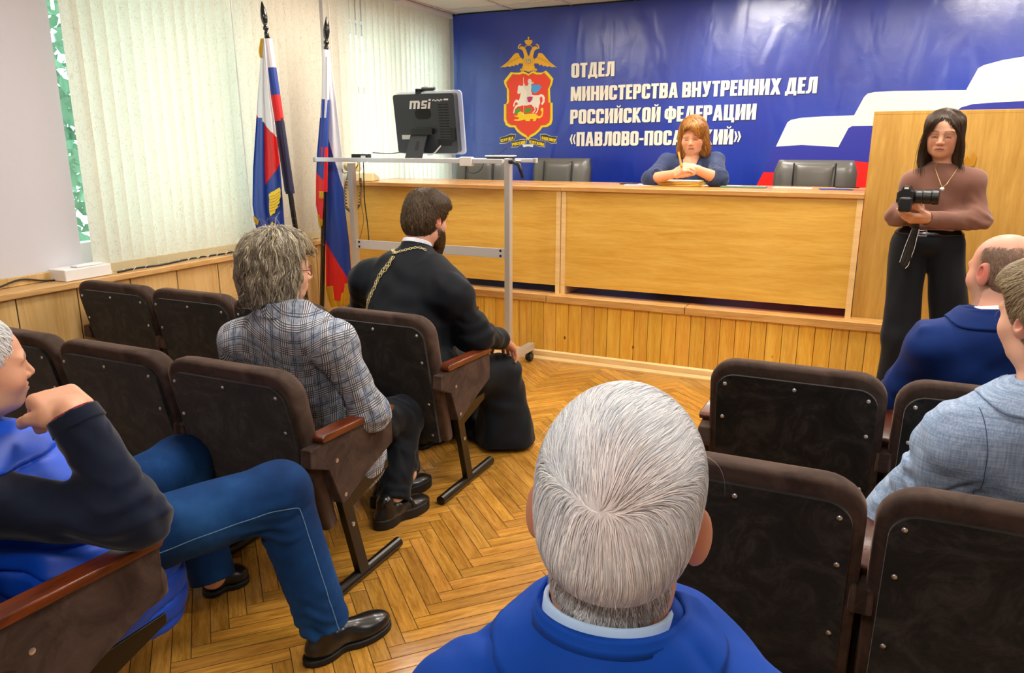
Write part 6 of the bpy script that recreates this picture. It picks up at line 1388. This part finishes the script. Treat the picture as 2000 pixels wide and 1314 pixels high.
# camera in her hands
cb = A_(1772, 383, 4.33); cm = empty('dslr_camera', tuple(cb), -.12); tag(cm, 'black camera with zoom lens held in the photographer\'s hands, lens pointing right', 'camera')
m_cam = mat('camera_body', '#101113', .4, bump=(400, .2, .001)); k = .92
MB().prism([(-.035, -.05), (.03, -.05), (.035, -.02), (.035, .03), (.02, .035), (.012, .056), (-.02, .056), (-.03, .035), (-.04, .03), (-.042, -.02)], lambda u, v, d: (u*k, d, v*k), -.062, .062).build('camera_body', m_cam, cm, bevel=.006, seg=3)
MB().box((-.03, -.075, -.075), (.03, -.035, -.0)).build('hand_grip', m_cam, cm, bevel=.014, seg=4)
ln_ = MB().lathe([(.030, .03), (.034, .04), (.034, .065), (.032, .068), (.036, .072), (.036, .105), (.034, .108), (.038, .112), (.038, .138), (.034, .142), (.0, .136)], (0, -.0, .0), 28, 'x').build('zoom_lens', m_cam, cm, smooth=False)
MB().lathe([(.0345, .0665), (.0365, .0675), (.0345, .0685)], (0, 0, 0), 28, 'x').build('lens_ring', m_steel, ln_); MB().lathe([(.0, .1375), (.03, .139), (.03, .1405), (0, .1425)], (0, 0, 0), 24, 'x').build('front_glass', mat('lens_glass', '#0a0c14', .05), ln_)
MB().lathe([(.014, .03), (.015, .034), (.015, .044), (.0, .046)], (-.01, -.035, 0), 16).build('mode_dial', m_cam, cm); MB().box((-.0435, -.05, -.03), (-.040, .0, .02)).build('rear_screen', mat('screen_grey', '#3a3f45', .2), cm, bevel=.001)
MB().box((-.012, -.0635, .038), (.008, -.0615, .047)).build('maker_badge', m_white, cm)
sp_ = [A_(1795, 442, 4.49), A_(1778, 470, 4.47), A_(1763, 500, 4.47), A_(1760, 515, 4.47)]
def strap(P, w, m, name, par):
    P = np.array(P); tt = np.linspace(0, 1, 16); Q = np.stack([np.interp(tt, np.linspace(0, 1, len(P)), P[:, i]) for i in range(3)], 1); mb = MB(); vs = []
    for p in Q: vs += [tuple(p+np.array((-w, 0, 0))), tuple(p+np.array((w, -.004, 0)))]
    mb.add(vs, [(2*i, 2*i+1, 2*i+3, 2*i+2) for i in range(15)]); o = mb.build(name, m, None, smooth=True); o.modifiers.new('s', 'SOLIDIFY').thickness = .003
    o.parent = par; bpy.context.view_layer.update(); o.matrix_parent_inverse = par.matrix_world.inverted(); return o
m_str = mat('strap_black', '#131314', .6)
strap([A_(1784, 415, 4.40), A_(1790, 445, 4.46), A_(1778, 480, 4.47), A_(1765, 515, 4.475), A_(1768, 522, 4.475)], .016, m_str, 'camera_strap', cm); strap([A_(1768, 522, 4.47), A_(1775, 505, 4.465), A_(1780, 470, 4.455), A_(1786, 445, 4.45)], .011, m_str, 'camera_strap', cm)
mb = MB()
for P in ([A_(1782, 445, 4.452), A_(1768, 480, 4.462), A_(1757, 512, 4.466)], [A_(1795, 447, 4.45), A_(1786, 485, 4.458), A_(1774, 518, 4.462), A_(1768, 524, 4.462)]): mb.tube([tuple(p) for p in P], .0015, 5)
o = mb.build('strap_stitching', m_white, cm); bpy.context.view_layer.update(); o.matrix_parent_inverse = cm.matrix_world.inverted()
# ---------------------------------------------------------------- 7 bald man in navy suit
c = A_(1960, 532, 2.96); R = rotf(.62, -.06)
J = dict(pelvis=(.43, 3.0, .50), neck=A_(1940, 622, 2.92), shL=A_(1822, 678, 2.90), elL=(.15, 3.02, .62), wrL=(.28, 3.25, .55))
J = {k: np.array(v) for k, v in J.items()}; J['shR'] = J['shL']+np.array((.38, .10, .0)); J['elR'] = J['shR']+np.array((.08, .08, -.26)); J['wrR'] = np.array((.5, 3.4, .56)); hips(J, .09)
J.update(knL=np.array((.32, 3.45, .5)), knR=np.array((.56, 3.45, .5)), anL=np.array((.32, 3.46, .09)), anR=np.array((.56, 3.46, .09)))
t = person('bald man in navy blue suit jacket seated on the right, head turned left', J)
S = SDF(); torso_sdf(S, J, -.01); limbs_body(S, J); T = head_sdf(S, c, R, 1.05, neckto=J['neck'], neckr=.066, fat=.008, ears=1.12)
S.ell(T((0, -.085, -.06)), (.05, .03, .04), R, .03)
for q, s_ in (('L', 1), ('R', -1)): hand_sdf(S, J['wr'+q], frame((0, .8, -.5), (0, .5, .8)), side=s_)
def ncol(V):
    C = head_col(V, c, R, 1.05, '#dba088', ear='#d4584c', brow='#8a6a52', stubble='#8d6e5c', cheek=.2); q = (V-c)@R/1.05
    d = np.where(q[:, 1] > -.0, (q[:, 2]-.035)/.025, (q[:, 2]-.055)/.03); m = np.clip(1-d**2*1.0, 0, 1)*0+np.clip((.095-q[:, 2]-.35*np.maximum(q[:, 1], 0))/.03, 0, 1)*np.clip((q[:, 2]+.09)/.03, 0, 1)*np.clip((.045-q[:, 1])/.02, 0, 1)*(np.linalg.norm(q, axis=1) < .16)*(np.abs(q[:, 0]) < .0825)
    m = (m*.42)[:, None]; return C*(1-m)+np.array(srgb('#6f5646')[:3])*m
bake_body(S, *bounds(list(J.values())+[c+UP*.12], .15), .005, t, ncol, c, R)
hs = SDF(); hs.ell(T((0, -.014, .037)), (.0772*1.05, .0987*1.05, .0845*1.05), R, .01); hs.ell(T((0, -.03, -.01)), (.0765*1.05, .085*1.05, .075*1.05), R, .02)
V, F = surfnet(hs, c-.17, c+.17, .006); kp = lambda C: (lambda q: (q[:, 2] < .088-.4*np.maximum(q[:, 1], 0)) & (q[:, 2] > -.075) & (q[:, 1] < .05) & ~((q[:, 1] > -.03) & (q[:, 2] < -.03)))((C-c)@R)
rt = sample_pts(V, F, 9000, kp); V, F, C = comb(hs, rt, crown_flow(c, R, (0, -.04, .14), down=.3, fwd=-.2), .012, 3, .0009, pickcols(9000, ['#75604e', '#927a64', '#5e4c3c'], 3), lift=.001, jitter=.4); np_mesh('hair', V, F, m_hair, t, C)
jk = SDF(); torso_sdf(jk, J, .022, slope=.03)
for q in 'LR': limb(jk, J, ['sh'+q, 'el'+q, 'wr'+q], (.074, .064, .048), .05, (0, 1))
jk.cap(J['neck']-UP*.05, J['neck']+np.array((-.01, .02, .03)), .11, .080, .05, cut=(0, 1)); jk.cap(J['neck'], J['neck']+np.array((-.02, .03, .2)), .068, .068, .004, mode='-'); jk.box(J['shL']+np.array((.03, .0, .055)), (.085, .055, .022), R=np.array(Matrix.Rotation(.10, 3, 'Y')), r=.02, k=.02); jk.wrinkle(.004, 13, None, None, 81); jk.wrinkle(.005, 24, J['elL'], .14, 82)
m_ns = cloth_mat('navy_suit', '#07225c', '#0c2f74', sheen=.06); bake('suit_jacket', jk, *bounds([J[k] for k in ('pelvis', 'neck', 'shL', 'shR', 'elL', 'elR', 'wrL', 'wrR')], .2), .007, m_ns, t)
fold_collar(t, 'jacket_collar', jk, J['neck'], (-.10, .14, 1), m_ns, .088, .036, .122, -.03); band_collar(t, 'shirt_collar', J['neck'], (-.14, .18, 1), cloth_mat('white_shirt', '#e8e8ee'), .083, .079, -.01, .043)
tr = SDF()
for q in 'LR': limb(tr, J, ['hip'+q, 'kn'+q, 'an'+q], (.10, .085, .07), .05, (0, 1))
bake('trousers', tr, *bounds([J[k] for k in ('hipL', 'hipR', 'knL', 'knR', 'anL', 'anR')]), .012, m_ns, t)
for q in 'LR': a = J['an'+q]; shoe(t, (a[0], a[1]-.07, 0), (a[0], a[1]+.2, 0), .01)
# ---------------------------------------------------------------- 8 man in light grey blue suit
c = A_(2050, 626, 2.04); R = rotf(.66, -.02, -.03)
J = dict(pelvis=(.40, 2.12, .50), neck=c+np.array((.01, -.04, -.175)), shL=A_(1880, 862, 1.96), elL=A_(1752, 1010, 2.04), wrL=A_(1735, 1075, 2.28))
J = {k: np.array(v) for k, v in J.items()}; J['shR'] = J['shL']+np.array((.36, .10, .02)); J['elR'] = J['shR']+np.array((.09, .08, -.26)); J['wrR'] = np.array((.45, 2.5, .56)); hips(J, .09)
J.update(knL=np.array((.28, 2.55, .5)), knR=np.array((.52, 2.57, .5)), anL=np.array((.28, 2.58, .09)), anR=np.array((.52, 2.58, .09)))
t = person('man with sandy hair in light grey blue suit jacket at the right edge', J)
S = SDF(); torso_sdf(S, J, -.01); limbs_body(S, J); T = head_sdf(S, c, R, 1.0, neckto=J['neck'], neckr=.056)
for q, s_ in (('L', 1), ('R', -1)): hand_sdf(S, J['wr'+q], frame((.2, .8, -.5), (0, .5, .8)), side=s_)
bake_body(S, *bounds(list(J.values())+[c+UP*.12], .15), .005, t, lambda V: head_col(V, c, R, 1., '#e8b498', brow='#9a7a52'), c, R, 1., .003)
hs = SDF(); hs.ell(T((0, -.014, .05)), (.088, .108, .098), R, .01); hs.ell(T((0, -.045, -.015)), (.081, .076, .075), R, .04); hs.ell(T((0, .05, .075)), (.075, .07, .055), R, .03)
hs.box(T((0, .16, -.05)), (.2, .11, .12), R, .03, .02, '-'); hs.plane(T((0, -.07, -.09)), R@np.array((0, .3, -1)), k=.012)
for q in (-1, 1): hs.ell(T((q*.10, .01, -.03)), (.03, .035, .05), R, .015, '-')
hairdo(t, hs, c-.19, c+.19, .006, ['#a39070', '#87745a', '#c2b190', '#65543e', '#b09d7c'], 14000, crown_flow(c, R, (0, -.07, .11), down=.3, fwd=.2), .055, .0011, lambda q: q[:, 2] > -.1, c, R, 7, '#7d6542', 40, lift=.0035, jitter=.22, seed=19)
jk = SDF(); torso_sdf(jk, J, .024, chest=.13, slope=.02)
for q in 'LR': limb(jk, J, ['sh'+q, 'el'+q, 'wr'+q], (.082, .072, .052), .05, (0, 1))
jk.box(J['shL']+np.array((.03, 0, .055)), (.085, .05, .022), R=np.array(Matrix.Rotation(.12, 3, 'Y')), r=.02, k=.02)
jk.cap(J['neck']-UP*.05, J['neck']+np.array((-.005, .012, .03)), .11, .074, .05, cut=(0, 1)); jk.cap(J['neck'], J['neck']+np.array((-.01, .02, .2)), .060, .060, .004, mode='-'); jk.wrinkle(.0035, 12, None, None, 91); jk.wrinkle(.009, 22, (J['elL']+J['shL'])/2, .14, 92, (1, 1, 1.2))
def weave_mat(name, c1, c2, c3):
    t_ = NT(name); a_ = t_.noise(t_.obj((260, 260, 12)), 1, 2, .5); b_ = t_.noise(t_.obj((14, 14, 300)), 1, 2, .5); f_ = t_.math('MULTIPLY', t_.math('ADD', a_, b_), .5)
    t_.set('Base Color', t_.ramp(f_, [(.38, c1), (.5, c2), (.62, c3)])); t_.set('Roughness', .75); t_.set('Specular IOR Level', .2); t_.set('Sheen Weight', .1); t_.bump(f_, .15, .001); return t_.m
m_gs = weave_mat('grey_blue_suit', '#7c95b8', '#93abcb', '#acc0da'); bake('suit_jacket', jk, *bounds([J[k] for k in ('pelvis', 'neck', 'shL', 'shR', 'elL', 'elR', 'wrL', 'wrR')], .2), .006, m_gs, t)
fold_collar(t, 'jacket_collar', jk, J['neck'], (-.08, .12, 1), m_gs, .082, .034, .115, -.03); band_collar(t, 'shirt_collar', J['neck'], (-.1, .14, 1), cloth_mat('blue_shirt', '#5a6f9e'), .077, .073, -.01, .040)
o = seam(jk, J['shL']+np.array((.02, .0, .09)), J['shL']+np.array((.045, -.08, .0)), J['shL']+np.array((.04, -.05, -.14)), np.array((0, -.03, 0)), None, None, r=.0012).build('armhole_seam', cloth_mat('seam_blue', '#4c6286'), t, smooth=True); o.matrix_parent_inverse = t.matrix_world.inverted()
tr = SDF()
for q in 'LR': limb(tr, J, ['hip'+q, 'kn'+q, 'an'+q], (.10, .085, .07), .05, (0, 1))
bake('trousers', tr, *bounds([J[k] for k in ('hipL', 'hipR', 'knL', 'knR', 'anL', 'anR')]), .012, m_gs, t)
for q in 'LR': a = J['an'+q]; shoe(t, (a[0], a[1]-.07, 0), (a[0], a[1]+.2, 0), .01)
# ================================================================ LIGHT
w = bpy.data.worlds.new('overcast'); scn.world = w; w.use_nodes = True
bg = w.node_tree.nodes['Background']; bg.inputs[0].default_value = (.80, .95, 1, 1); bg.inputs[1].default_value = 4.6
scn.view_settings.view_transform = 'Standard'; scn.view_settings.look = 'None'; scn.view_settings.exposure = 0; scn.view_settings.gamma = 1
scn.view_settings.use_curve_mapping = False
scn.cycles.use_adaptive_sampling = True; scn.cycles.adaptive_threshold = .018; scn.cycles.max_bounces = 7; scn.cycles.transparent_max_bounces = 12; scn.cycles.sample_clamp_indirect = 6
